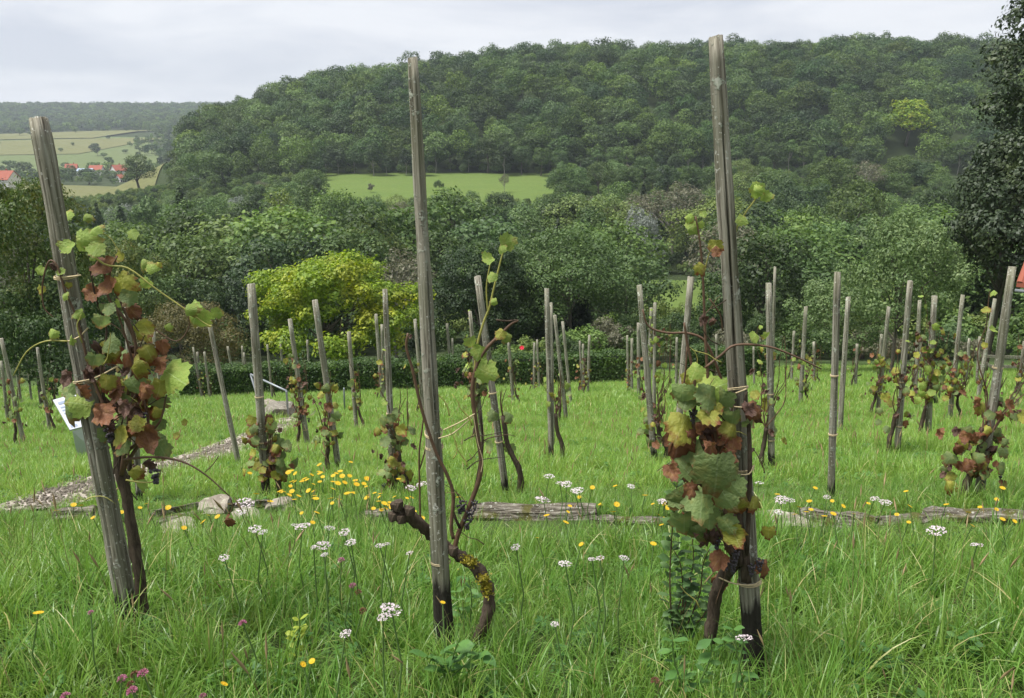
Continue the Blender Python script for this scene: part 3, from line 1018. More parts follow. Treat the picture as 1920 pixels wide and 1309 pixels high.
def house(name, label, px, d, w_, dep, hw, hr, rz, roof='tiles', lift=0.0, group=None, loc=None):
    x = (px - CX) / F_PX * d
    t = thing(name, label, 'house', loc or (x, d, hzf(x, d) + lift), group, R(rz))
    b = MB()
    b.box((0, 0, hw / 2 - .5), (w_, dep, hw + 1))
    b.add([(-w_ / 2, -dep / 2, hw), (-w_ / 2, dep / 2, hw), (-w_ / 2, 0, hw + hr), (w_ / 2, -dep / 2, hw), (w_ / 2, dep / 2, hw), (w_ / 2, 0, hw + hr)], [(0, 2, 1), (3, 4, 5)])
    ob('wall', b.mesh('wall', M['plaster']), t)
    b = MB()
    o_, th = 0.5, 0.18
    k = hr / (dep / 2)
    for s in (-1, 1):
        y0, y1 = s * (dep / 2 + o_), 0
        z0, z1 = hw - o_ * k + .05, hw + hr + .05
        xs = w_ / 2 + o_
        b.add([(-xs, y0, z0), (xs, y0, z0), (xs, y1, z1), (-xs, y1, z1), (-xs, y0, z0 + th), (xs, y0, z0 + th), (xs, y1, z1 + th), (-xs, y1, z1 + th)],
              [(0, 1, 2, 3), (4, 7, 6, 5), (0, 4, 5, 1), (1, 5, 6, 2), (3, 7, 4, 0), (2, 6, 7, 3)])
    rf = ob('roof', b.mesh('roof', M[roof]), t)
    b = MB()
    b.box((w_ * .2, dep * .12, hw + hr + .2), (.7, .7, 1.8))
    ob('chimney', b.mesh('chimney', M['tiles']), rf)
    for i in range(3):
        for s in (0, 1):
            if hw < 4 and s:
                continue
            b = MB()
            b.box((-w_ / 2 + w_ * (i + .5) / 3, -dep / 2 - .02, 1.4 + s * 2.5), (1.1, .08, 1.3))
            ob('window', b.mesh('window', M['pane']), t)
    b = MB()
    b.box((-w_ / 2 - .02, 0, hw - .6), (.08, 1.2, 1.3))
    ob('window', b.mesh('window', M['pane']), t)
    return t


def house_px(px, py, d, *a, **k):
    x = (px - CX) / F_PX * d
    return house(*a[:2], px, d, *a[2:], loc=(x, d, float(ray(px, py)[2] * d)), **k)


house_px(240, 331, 590, 'village_house', 'white gabled house with red roof, rightmost in the far village', 8.5, 8, 4.5, 3.6, 55)
house_px(200, 327, 630, 'village_house', 'house with bright red roof between the far village trees', 9, 8, 3.5, 3.2, 8)
house_px(180, 328, 610, 'village_house', 'low building with blue-grey roof in the far village', 10, 6, 3, 1.6, 5, roof='slate')
house_px(155, 326, 640, 'village_house', 'white house with dull red roof, leftmost of the village row', 8, 8, 4.5, 3.0, 20)
house_px(243, 343, 560, 'village_house', 'small white house below the gabled one in the far village', 5, 5, 3.5, 2.0, 60)
house_px(22, 350, 430, 'village_house', 'big house with wide red roof at the left edge above the orange-leaved tree', 16, 10, 4.0, 4.2, -8)

# the house at the right edge: only its tiled eave corner shows
EX, EY = 1904, 34.0
eave = at(EX, 545, EY - 3)
_c = Matrix.Rotation(R(-42), 3, 'Z') @ Vector((-4.5, -4.0, 0))
hr_t = house('garden_house', 'house corner with red tiled roof and grey gutter at the right edge', EX, EY, 8, 7, 3.4, 2.8, -42, loc=(eave.x - _c.x, eave.y - _c.y, eave.z - 2.9))
b = MB()
b.tube([(-4.5, -4.12, 2.92), (4.5, -4.12, 2.92)], 0.07, 8)
ob('gutter', b.mesh('gutter', M['steel'], True), hr_t)
# roof tiles that show, each its own piece
tile = MB()
tile.add([(-.11, 0, 0), (.11, 0, 0), (.11, .36, .0), (-.11, .36, .0), (-.06, 0, .045), (.06, 0, .045), (.06, .36, .045), (-.06, .36, .045)],
         [(0, 1, 5, 4), (4, 5, 6, 7), (0, 4, 7, 3), (1, 2, 6, 5), (2, 3, 7, 6)])
tile_me = tile.mesh('tile', M['tiles'])
roof_o = [c for c in hr_t.children if c.name.startswith('roof')][0]
k_ = 2.8 / 3.5
sl_ = math.atan(k_)
for i in range(10):
    for j in range(6):
        y0 = -4.0 + j * .32 * math.cos(sl_)
        ob('tile', tile_me, roof_o, loc=(-4.4 + i * .235, y0, 3.4 - .5 * k_ + .05 + .2 + (y0 + 4.0) * k_), rot=(sl_, 0, rng.uniform(-.02, .02)))

# ------------------------------------------------------------------ hedge
def hedge(name, label, a, b_, h, t_, n, size, seed):
    g = np.random.default_rng(seed)
    L = (b_ - a).length
    face = g.choice(4, n, p=[.42, .12, .42, .04])
    u = g.random(n) * L
    v = g.random(n)
    y = np.where(face == 0, -t_ / 2, np.where(face == 1, t_ / 2, (v - .5) * t_))
    z = np.where(face == 2, h, v * h)
    u = np.where(face == 3, np.where(v > .5, 0, L), u)
    y = np.where(face == 3, (g.random(n) - .5) * t_, y)
    z = np.where(face == 3, g.random(n) * h, z)
    nrm = np.stack([0 * u, np.where(face == 0, -1., np.where(face == 1, 1., 0.)), np.where(face == 2, 1., 0.)], -1)
    bump = 0.05 * np.sin(u * 1.7) + 0.04 * np.sin(u * 4.3 + z * 3)
    pos = np.stack([u, y, z], -1) + nrm * (g.normal(0, .05, n) + bump)[:, None]
    nn = nrm + g.normal(size=(n, 3)) * .6
    nn /= np.linalg.norm(nn, axis=1)[:, None]
    t = g.normal(size=(n, 3))
    t -= nn * (t * nn).sum(1)[:, None]
    t /= np.linalg.norm(t, axis=1)[:, None]
    bb = np.cross(nn, t)
    s = size * g.uniform(.6, 1.4, n)[:, None]
    V = np.stack([pos - t * s * .5, pos + bb * s * .35, pos + t * s * .5, pos - bb * s * .35], 1).reshape(-1, 3)
    ang = math.atan2(b_.y - a.y, b_.x - a.x)
    root = thing(name, label, 'hedge', a, None, ang)
    dz = (b_.z - a.z) / L
    V[:, 2] += V[:, 0] * dz
    ob('foliage', quad_mesh('hedge_foliage', V, 4, FOL['hedge']), root)
    core = MB()
    tt = t_ / 2 - .1
    core.add([(.1, -tt, -.3), (L - .1, -tt, -.3 + dz * L), (L - .1, tt, -.3 + dz * L), (.1, tt, -.3), (.1, -tt, h - .1), (L - .1, -tt, h - .1 + dz * L), (L - .1, tt, h - .1 + dz * L), (.1, tt, h - .1)],
             [(0, 1, 5, 4), (1, 2, 6, 5), (2, 3, 7, 6), (3, 0, 4, 7), (4, 5, 6, 7)])
    ob('branches', core.mesh('hedge_branches', FOL['dark']), root)


def gp(px, d):
    x = (px - CX) / F_PX * d
    return Vector((x, d, hzf(x, d)))


def depth_at(px, py):
    return on_ground(px, py).y


hd = depth_at(1000, 724)
hedge('clipped_hedge', 'long clipped dark green hedge along the bottom of the vineyard', gp(318, hd), gp(1186, hd), 1.42, 1.1, 34000, 0.1, 3)
hedge('clipped_hedge', 'short clipped hedge behind the vines beside the right front stake', gp(1292, hd + .5), gp(1450, hd + .5), 1.5, 1.0, 8000, 0.1, 4)

# ------------------------------------------------------------------ path, logs, stones, sign, rail
path_px = [(60, 960), (140, 925), (220, 902), (300, 882), (385, 858), (450, 832), (520, 803), (560, 782)]
PATH = [on_ground(*p) for p in path_px]
pts = smooth_path(PATH, 5)
PATH2 = np.array([(p.x, p.y) for p in pts])
V, fs = [], []
rp = random.Random(3)
for i, p in enumerate(pts):
    t = (pts[min(i + 1, len(pts) - 1)] - pts[max(i - 1, 0)])
    t.z = 0
    t.normalize()
    nrm = Vector((-t.y, t.x, 0))
    for k in range(6):
        q = p + nrm * ((k / 5 - .5) * (0.8 + rp.uniform(-.16, .16)))
        V.append((q.x, q.y, hzf(q.x, q.y) + .03))
for i in range(len(pts) - 1):
    for k in range(5):
        a = i * 6 + k
        fs.append((a, a + 1, a + 7, a + 6))
tag(ob('gravel_path', mesh('gravel_path', V, fs, M['gravel'], True)), kind='structure')
# bare strip by the hedge
V = []
for px in range(900, 1200, 20):
    for yy in (hd - 1.3, hd - .6):
        q = gp(px, yy)
        V.append((q.x, q.y, q.z + .03))
tag(ob('hedge_path', mesh('hedge_path', V, [(2 * i, 2 * i + 2, 2 * i + 3, 2 * i + 1) for i in range(len(V) // 2 - 1)], M['gravel'])), kind='structure')


def path_dist(x, y):
    return np.min(np.hypot(x[:, None] - PATH2[None, :, 0], y[:, None] - PATH2[None, :, 1]), 1)


def rock_mesh(seed, d, m, sub=2):
    import bmesh
    bm = bmesh.new()
    bmesh.ops.create_icosphere(bm, subdivisions=sub, radius=1)
    r_ = random.Random(seed)
    ph = [r_.uniform(0, 6) for _ in range(6)]
    for v in bm.verts:
        c = v.co
        k = 1 + .16 * math.sin(3 * c.x + ph[0]) * math.sin(3 * c.y + ph[1]) + .1 * math.sin(7 * c.z + ph[2] + 4 * c.x) + r_.uniform(-.05, .05)
        c = Vector((max(-.75, min(.75, c.x)), max(-.75, min(.75, c.y)), max(-.6, min(.6, c.z)))) * k * 1.3
        v.co = Vector((c.x * d[0] / 2, c.y * d[1] / 2, c.z * d[2] / 2))
    me = bpy.data.meshes.new('rock')
    bm.to_mesh(me)
    bm.free()
    me.materials.append(m)
    return me


def gravel_stones():
    g = np.random.default_rng(9)
    vs = [rock_mesh(i, (1, 1, .7), M['stone'], 1) for i in range(3)]
    n = 2600
    k = g.integers(0, len(PATH2), n)
    X = PATH2[k, 0] + g.normal(0, .2, n)
    Y = PATH2[k, 1] + g.normal(0, .2, n)
    s = g.uniform(.012, .045, n)
    stuff('path_stones', vs, np.stack([X, Y, hz(X, Y) + .035], -1), g.uniform(0, 6, (n, 3)), np.stack([s, s, s], -1), g.integers(0, 3, n), 'pale loose stones on the gravel path', 'gravel')


gravel_stones()


def log_at(a, b_, rpx, label, seed, m='log', flat=0.8):
    A, B = on_ground(*a), on_ground(*b_)
    r_ = random.Random(seed)
    rad = rpx / F_PX * A.y
    n, ns = 12, 12
    L = (B - A).length
    b = MB()
    vs, fs_ = [], []
    ph = [r_.uniform(0, 6) for _ in range(4)]
    for i in range(ns + 1):
        u = i / ns
        for k in range(n):
            an = 2 * math.pi * k / n
            rr = 1.12 * rad * (1 + .18 * math.sin(3 * an + ph[0]) + .10 * math.sin(5 * an + ph[1] + 3 * u) + .12 * math.sin(9 * u + ph[2]) + r_.uniform(-.09, .09))
            if i in (0, ns):
                rr *= r_.uniform(.75, 1.0)
            vs.append((u * L + r_.uniform(-.03, .03) * (1 if i in (0, ns) else .2), math.cos(an) * rr, math.sin(an) * rr * flat + rad * .62))
    for i in range(ns):
        for k in range(n):
            fs_.append((i * n + k, i * n + (k + 1) % n, (i + 1) * n + (k + 1) % n, (i + 1) * n + k))
    fs_ += [tuple(range(n)), tuple(ns * n + k for k in range(n - 1, -1, -1))]
    b.add(vs, fs_)
    d = (B - A).normalized()
    mt = Matrix.Translation(A) @ d.to_track_quat('X', 'Z').to_matrix().to_4x4()
    return tag(ob('fallen_log', b.mesh('fallen_log', M[m]), mtx=mt), label, 'log', 'logs edging the terrace')


LOGS = [((884, 972), (1118, 972), 19, 'long weathered log lying right behind the middle front stake'),
        ((1508, 978), (1640, 992), 19, 'grey weathered log with dark broken end, right of the tallest stake'),
        ((1645, 985), (1735, 980), 12, 'dark low log between the two thicker logs on the right'),
        ((1736, 978), (1935, 984), 19, 'thick weathered log running out of the right edge'),
        ((108, 976), (186, 972), 17, 'mossy rotten log left of the front left stake'),
        ((292, 968), (376, 952), 9, 'upper split timber right of the front left stake'),
        ((300, 986), (372, 966), 9, 'lower split timber right of the front left stake'),
        ((437, 958), (505, 950), 11, 'short weathered log between the two pale stones'),
        ((690, 968), (760, 966), 9, 'short dark log left of the middle front stake'),
        ((1120, 980), (1250, 985), 10, 'low dark log left of the leafy right front vine')]
LOG_XY = [tuple(on_ground(x_, y_)[:2]) for x_, y_ in ((405, 958), (526, 962), (1470, 985), (340, 996), (462, 976))]
for i, (a, b_, r_, lab) in enumerate(LOGS):
    log_at(a, b_, r_, lab, 40 + i)
    A, B = on_ground(*a), on_ground(*b_)
    for k in range(9):
        LOG_XY.append(tuple(A.lerp(B, k / 8)[:2]))
for i, (px, py, d, lab, m) in enumerate([(405, 958, (.3, .22, .13), 'pale limestone block between the weathered logs right of the left stake', 'stone'),
                                       (526, 962, (.19, .16, .15), 'upright pale stone right of the short log', 'stone'),
                                       (1470, 985, (.3, .22, .07), 'flat pale stone left of the grey log with dark end', 'stone'),
                                       (340, 996, (.3, .2, .06), 'flat stone slab in the grass below the split timbers', 'stone'),
                                       (462, 976, (.26, .2, .06), 'flat pale stone in the grass below the short weathered log', 'stone')]):
    p = on_ground(px, py)
    k = p.y / 6.8
    tag(ob('stone', rock_mesh(80 + i, [v * 1.0 for v in d], M[m], 3), loc=(p.x, p.y, p.z + d[2] * .3), rot=(rng.uniform(-.1, .1), rng.uniform(-.1, .1), rng.uniform(0, 6))), lab, 'stone')
p = on_ground(525, 783)
tag(ob('boulder', rock_mesh(91, (.75, .6, .55), M['stone_dark']), loc=(p.x, p.y, p.z + .12), rot=(0, 0, .4)), 'grey boulder beside the steel handrail at the top of the path', 'stone')
p = on_ground(500, 772)
tag(ob('boulder', rock_mesh(92, (.5, .45, .4), M['stone']), loc=(p.x, p.y + .3, p.z + .05), rot=(0, 0, 1.4)), 'paler boulder half hidden behind the leafy stake by the path', 'stone')

# handrail
pb = on_ground(541, 786)
hd_ = thing('handrail', 'bent galvanised steel handrail beside the boulder at the path', 'handrail', pb)
pt = at(537, 733, pb.y) - pb
pe = at(470, 702, pb.y + 1.1) - pb
pe2 = gp(470, pb.y + 1.1) - pb
b = MB()
b.tube([(0, 0, -.2), pt * .96, pt], 0.024, 8)
ob('post', b.mesh('post', M['steel'], True), hd_)
b = MB()
b.tube([pt, pt.lerp(pe, .5), pe], 0.024, 8)
ob('rail', b.mesh('rail', M['steel'], True), hd_)
b = MB()
b.tube([pe, pe2 + Vector((0, 0, -.2))], 0.024, 8)
ob('post', b.mesh('post', M['steel'], True), hd_)
pb = on_ground(646, 772)
b = MB()
b.tube([(0, 0, -.2), at(645, 730, pb.y) - pb, at(645, 727, pb.y) - pb], [.022, .022, .012], 8)
tag(ob('steel_peg', b.mesh('steel_peg', M['steel'], True), loc=pb), 'short steel peg standing in the grass below the yellow-green tree', 'peg')

# information lectern behind the left stake
pb = on_ground(160, 862)
sg = thing('information_board', 'white sloping information board behind the leafy left stake', 'sign', pb)
A = [at(99, 750, pb.y + .3) - pb, at(150, 735, pb.y + .55) - pb, at(186, 792, pb.y + .05) - pb, at(131, 806, pb.y - .2) - pb]
nn = (A[1] - A[0]).cross(A[3] - A[0]).normalized()
if nn.z < 0:
    nn = -nn
b = MB()
b.add(A + [a - nn * .025 for a in A], [(0, 1, 2, 3), (7, 6, 5, 4), (0, 4, 5, 1), (1, 5, 6, 2), (2, 6, 7, 3), (3, 7, 4, 0)])
pn = ob('panel', b.mesh('panel', M['panel']), sg)
b = MB()
for v0, v1, u0, u1 in ((.12, .2, .1, .6), (.28, .32, .1, .9), (.38, .42, .1, .85), (.48, .52, .1, .9), (.58, .8, .1, .45), (.6, .64, .52, .9), (.7, .74, .52, .85), (.88, .95, .08, .3)):
    def on(u, v):
        return (A[0].lerp(A[1], u)).lerp(A[3].lerp(A[2], u), v) + nn * .003
    b.add([on(u0, v0), on(u1, v0), on(u1, v1), on(u0, v1)], [(0, 1, 2, 3)])
ob('print', b.mesh('print', M['print']), pn)
c0, c1 = A[3] + Vector((.02, .02, -.03)), A[2] + Vector((-.02, .02, -.03))
e0, e1 = at(147, 868, pb.y) - pb, at(195, 862, pb.y + .12) - pb
b = MB()
b.add([c0, c1, e1, e0] + [q + Vector((.01, .03, 0)) for q in (c0, c1, e1, e0)], [(0, 1, 2, 3), (7, 6, 5, 4), (0, 4, 5, 1), (1, 5, 6, 2), (2, 6, 7, 3), (3, 7, 4, 0)])
ob('foot_plate', b.mesh('foot_plate', M['panel_grey']), sg)

# grey timber rail at the right edge
pb = gp(1893, 27)
tr = thing('timber_rail', 'grey weathered timber rail by the garden house at the right edge', 'fence', pb)
for i, x_ in enumerate((-.25, 1.2)):
    b = MB()
    b.box((x_, 0, .35), (.09, .09, 1.1))
    ob('post', b.mesh('post', M['wood']), tr)
for z_ in (.45, .8):
    b = MB()
    b.box((.5, -.08, z_), (2.0, .035, .1), Matrix.Rotation(.03, 3, 'Y'))
    ob('rail', b.mesh('rail', M['wood']), tr)
b = MB()
b.box((.1, -.14, .3), (.95, .035, .09), Matrix.Rotation(.7, 3, 'Y'))
ob('brace', b.mesh('brace', M['wood']), tr)
#__PART2__
# ------------------------------------------------------------------ stakes
def cam_depth(p):
    return float(np.array(p) @ _fw)


def make_stake(top, base, w0, w1, label, tar=0.0, group='vineyard stakes', seed=0, crack=None, dy=0.0, bury=0.12):
    """top, base in pixels; w0, w1 pixel widths at top and base; crack = (angle, z0, z1) fractions"""
    B = on_ground(*base)
    T = at(top[0], top[1], B.y + dy)
    ax = T - B
    L = ax.length
    r_ = random.Random(seed)
    cl = ax.to_track_quat('Z', 'Y').inverted() @ Vector((-B.x, -B.y, 0))
    cam_a = math.atan2(cl.y, cl.x)
    r0 = w0 / 2 / F_PX * cam_depth(T)
    r1 = w1 / 2 / F_PX * cam_depth(B)
    near = B.y < 4
    n, ns = (48, 30) if near else (10, 9)
    ph = [r_.uniform(0, 6) for _ in range(5)]
    vs, fs_ = [], []
    zs = [-bury] + [L * i / ns for i in range(ns + 1)]
    for i, z in enumerate(zs):
        u = max(0, z / L)
        rr0 = (r1 + (r0 - r1) * u) * (1 + .035 * math.sin(u * 23 + ph[2]) + .03 * math.sin(u * 41 + ph[0]))
        bx = (.2 * math.sin(u * 3 + ph[3]) + .12 * math.sin(u * 9 + ph[4])) * rr0
        for k in range(n):
            an = 2 * math.pi * k / n
            q = rr0 * (1 + .06 * math.sin(2 * an + ph[0]) + .05 * math.sin(3 * an + ph[1] + 1.5 * u) + (.018 * math.sin(7 * an + ph[2]) + .01 * math.sin(13 * an + ph[3] + 2 * u)) * near + r_.uniform(-.02, .02))
            if crack:
                for ca, z0, z1, wid, dep in crack:
                    cc = cam_a + ca + .16 * math.sin(u * 4 + ph[1]) + .05 * math.sin(u * 19)
                    da = abs((an - cc + math.pi) % (2 * math.pi) - math.pi)
                    if z0 < u < z1 and da < wid:
                        q *= dep
            zz = z
            if i == len(zs) - 1:
                zz += .12 * rr0 * math.sin(an + ph[0]) + r_.uniform(-.1, .1) * rr0
                q *= .93
            vs.append((math.cos(an) * q + bx, math.sin(an) * q, zz))
    for i in range(len(zs) - 1):
        for k in range(n):
            fs_.append((i * n + k, i * n + (k + 1) % n, (i + 1) * n + (k + 1) % n, (i + 1) * n + k))
    c = len(vs)
    vs.append((vs[(len(zs) - 1) * n][0] - r0 * .9, 0, L - r0 * .06))
    for k in range(n):
        fs_.append(((len(zs) - 1) * n + k, (len(zs) - 1) * n + (k + 1) % n, c))
    q_ = ax.to_track_quat('Z', 'Y')
    me = mesh('stake', vs, fs_, M['wood'], True)
    root = thing('vineyard_stake', label, 'stake', B, group)
    root.rotation_mode = 'QUATERNION'
    root.rotation_quaternion = q_
    o = ob('pole', me, root)
    o['tar'] = float(tar)
    return dict(root=root, B=B, L=L, q=q_, r0=r0, r1=r1, d=B.y, T=T)


def ring(st, z, rad=None, thick=0.0022, tilt=0.0, extra=1.12):
    r_ = rad or ((st['r1'] + (st['r0'] - st['r1']) * z / st['L']) * extra)
    b = MB()
    for j in range(2):
        P = [(math.cos(a) * r_, math.sin(a) * r_, z + j * thick * 2.2 + tilt * math.cos(a) * r_) for a in [2 * math.pi * k / 14 for k in range(15)]]
        b.tube(P, thick, 4, False)
    return ob('twine_tie', b.mesh('twine_tie', M['twine'], True), st['root'])


# ------------------------------------------------------------------ vine leaves
def leaf_mesh(name, seed, curl, m, crumple=0.0):
    r_ = random.Random(seed)
    lobes = [(90, 1.0), (38, .80), (142, .80), (-18, .62), (198, .62), (-62, .36), (242, .36)]
    n = 30
    outer, mid = [], []
    for k in range(n):
        a = -90 + 360 * (k + .5) / n
        v = .30
        for la, lr in lobes:
            da = abs((a - la + 180) % 360 - 180)
            v = max(v, lr * (1 - (da / 43) ** 1.5 * .42) if da < 43 else 0)
        v *= 1 + (.09 if k % 2 else -.07) + r_.uniform(-.04, .04)
        outer.append((a, v * .62))
    vs = [(0, .0, 0)]
    cx, cy = 0, .40
    def bend(x, y):
        d2 = x * x + (y - .35) ** 2
        z = curl * d2 * 1.3 - (.16 + .22 * (seed % 4) / 3) * abs(x) * (1 - .5 * curl) + .07 * math.sin(6 * x + seed) * math.sin(5 * y + seed * 2)
        if crumple:
            z += crumple * (.28 * math.sin(9 * x + seed) * math.cos(7 * y + 2 * seed) + .12 * math.sin(17 * x + 13 * y))
            x *= 1 - .42 * crumple
            y *= 1 - .2 * crumple
        return (x, y, z)
    vs = [bend(cx, cy)]
    for a, v in outer[::2]:
        vs.append(bend(cx + math.cos(R(a)) * v * .55, cy + math.sin(R(a)) * v * .55))
    for a, v in outer:
        vs.append(bend(cx + math.cos(R(a)) * v, cy + math.sin(R(a)) * v))
    h = n // 2
    fs_ = [(0, 1 + k, 1 + (k + 1) % h) for k in range(h)]
    for k in range(h):
        o0, o1, o2 = 1 + h + 2 * k, 1 + h + 2 * k + 1, 1 + h + (2 * k + 2) % n
        i0, i1 = 1 + k, 1 + (k + 1) % h
        fs_ += [(i0, o0, o1), (i0, o1, i1), (i1, o1, o2)]
    return mesh(name, vs, fs_, m, True)


LEAF = {}
for kd, mat_, cr in (('g', 'leaf_green', 0), ('p', 'leaf_pale', 0), ('y', 'leaf_yellow', .25), ('r', 'leaf_rust', .55), ('d', 'leaf_dark', 1.0)):
    LEAF[kd] = [leaf_mesh('leaf_' + mat_, 10 * i + 3, (.5, -.55, .15, -.9)[i], M[mat_], cr * (.7 + .2 * i)) for i in range(4)]
rl = random.Random(21)


def put_leaf(parent, p, size, kd, facing=None, hang=None, roll=None):
    """p: where the blade's middle is, in the parent's frame; facing: normal"""
    n = Vector(facing) if facing is not None else Vector((rl.uniform(-.9, .9), rl.uniform(-1.2, .1), rl.uniform(-.1, .9)))
    n.normalize()
    t = Vector(hang) if hang is not None else Vector((rl.uniform(-.7, .7), rl.uniform(-.4, .2), -1))
    t = (t - n * t.dot(n)).normalized()
    x = t.cross(n)
    m = Matrix((x, t, n)).transposed().to_4x4()
    s = size
    m = Matrix.Translation(Vector(p) - t * s * .4) @ m @ Matrix.Diagonal((s * rl.uniform(.9, 1.1), s, s, 1))
    return ob('leaf', rl.choice(LEAF[kd]), parent, mtx=m)


def cluster_mesh(seed, r_, n, m):
    import bmesh
    rr = random.Random(seed)
    bm = bmesh.new()
    for i in range(n):
        u = rr.random()
        a = rr.uniform(0, 6.28)
        w_ = (1 - .75 * u) * rr.uniform(.3, 1)
        mt = Matrix.Translation((math.cos(a) * w_ * r_ * 2.6, math.sin(a) * w_ * r_ * 2.6, -u * r_ * 8)) @ Matrix.Diagonal((rr.uniform(.7, 1.1),) * 3 + (1,))
        bmesh.ops.create_icosphere(bm, subdivisions=1, radius=r_, matrix=mt)
    me = bpy.data.meshes.new('grape_cluster')
    bm.to_mesh(me)
    bm.free()
    me.materials.append(m)
    for p_ in me.polygons:
        p_.use_smooth = True
    return me


CLUSTER = [cluster_mesh(i, .008, 34, M['grape']) for i in range(2)]
VINES = []


def auto_vine(st, label, leaves, z0, z1, pal='ggyrd', side=1, spread=.13, shoots=3, tall=None, seed=0, trunk_h=.45, clusters=0, lsize=.125):
    """a pruned vine tied to its stake: dark trunk, canes climbing, leaves between z0 and z1 (metres up the stake)"""
    r_ = random.Random(seed)
    B, q = st['B'], st['q']
    off = Vector((side * (st['r1'] + .03), -.03, 0))
    base = Vector((B.x + off.x * 1.6, B.y + off.y, 0))
    base.z = hzf(base.x, base.y)
    root = thing('grape_vine', label, 'vine', base, 'vines tied to stakes')
    up = q @ Vector((0, 0, 1))

    def along(z, dx=0, dy=0):
        return B + up * z + Vector((dx, dy, 0)) - base
    P = [Vector((0, 0, -.08)), Vector((side * .02, 0, trunk_h * .3)), along(trunk_h * .65, off.x * 1.2, -.02), along(trunk_h, off.x, -.03)]
    b = MB()
    b.tube(smooth_path(P, 4), [.03 * (1 - .35 * i / 12) for i in range(13)], 7, True, .22, r_)
    ob('trunk', b.mesh('vine_trunk', M['vine_bark'], True), root)
    canes = []
    for i in range(shoots + 2):
        zt = (tall if (tall and i == 0) else r_.uniform(z0 + (z1 - z0) * .6, z1 + .15))
        pts_ = [P[-1]]
        z = trunk_h
        dx, dy = off.x, -.03
        while z < zt:
            z += .12
            dx += r_.uniform(-.05, .05) + (.012 * (i - 1))
            dy += r_.uniform(-.03, .03)
            dx = max(-spread * 1.2, min(spread * 1.2, dx))
            pts_.append(along(z, dx, dy))
        if len(pts_) > 2:
            b = MB()
            sp = smooth_path(pts_, 2)
            b.tube(sp, [.0065 - .0042 * k / len(sp) for k in range(len(sp))], 5, False)
            ob('cane', b.mesh('cane', M['cane' if not (tall and i == 0) else 'cane'], True), root)
            canes.append(pts_)
    for i in range(int(leaves * 1.7)):
        z = z0 + (z1 - z0) * r_.random() ** 1.1
        c = Vector((r_.gauss(0, spread * .6) + off.x * .5, r_.uniform(-.14, .08), 0))
        kd = r_.choice(pal + 'dgy')
        put_leaf(root, along(z, c.x, c.y), lsize * r_.uniform(.6, 1.15) * (.75 if kd == 'd' else 1), kd,
                 facing=(c.x * 4 + r_.uniform(-.5, .5), -1 + r_.uniform(-.3, .7), r_.uniform(-.1, .8)))
    if tall:
        for c in canes[:1]:
            for p_ in c[-5:]:
                put_leaf(root, p_ + Vector((r_.uniform(-.04, .04), -.02, 0)), .06 * r_.uniform(.7, 1.3), r_.choice('pppy'))
    for i in range(clusters):
        z = z0 + r_.random() * .15
        ob('grape_cluster', CLUSTER[i % 2], root, loc=along(z, r_.uniform(-.1, .1), -.06))
    VINES.append(root)
    return root


ST = {}
PI = math.pi
CAM_SIDE = 0.0
ST['F1'] = make_stake((69, 222), (250, 1192), 35, 39, 'thick leaning front stake at the left with a leafy vine', .2, None, 1, crack=[(CAM_SIDE - .55, .12, .8, .09, .78)])
ST['F2'] = make_stake((774, 108), (836, 1226), 19, 35, 'tall bare front stake in the middle with a tarred black foot', .3, None, 2, crack=[(CAM_SIDE + .3, .46, .68, .1, .5)])
ST['F3'] = make_stake((1341, 70), (1416, 1268), 30, 40, 'tallest front stake, cracked and leaning, with a leafy vine at its left', .3, None, 3, crack=[(CAM_SIDE + .3, .3, .90, .1, .5), (CAM_SIDE - .5, .3, .55, .08, .8)])
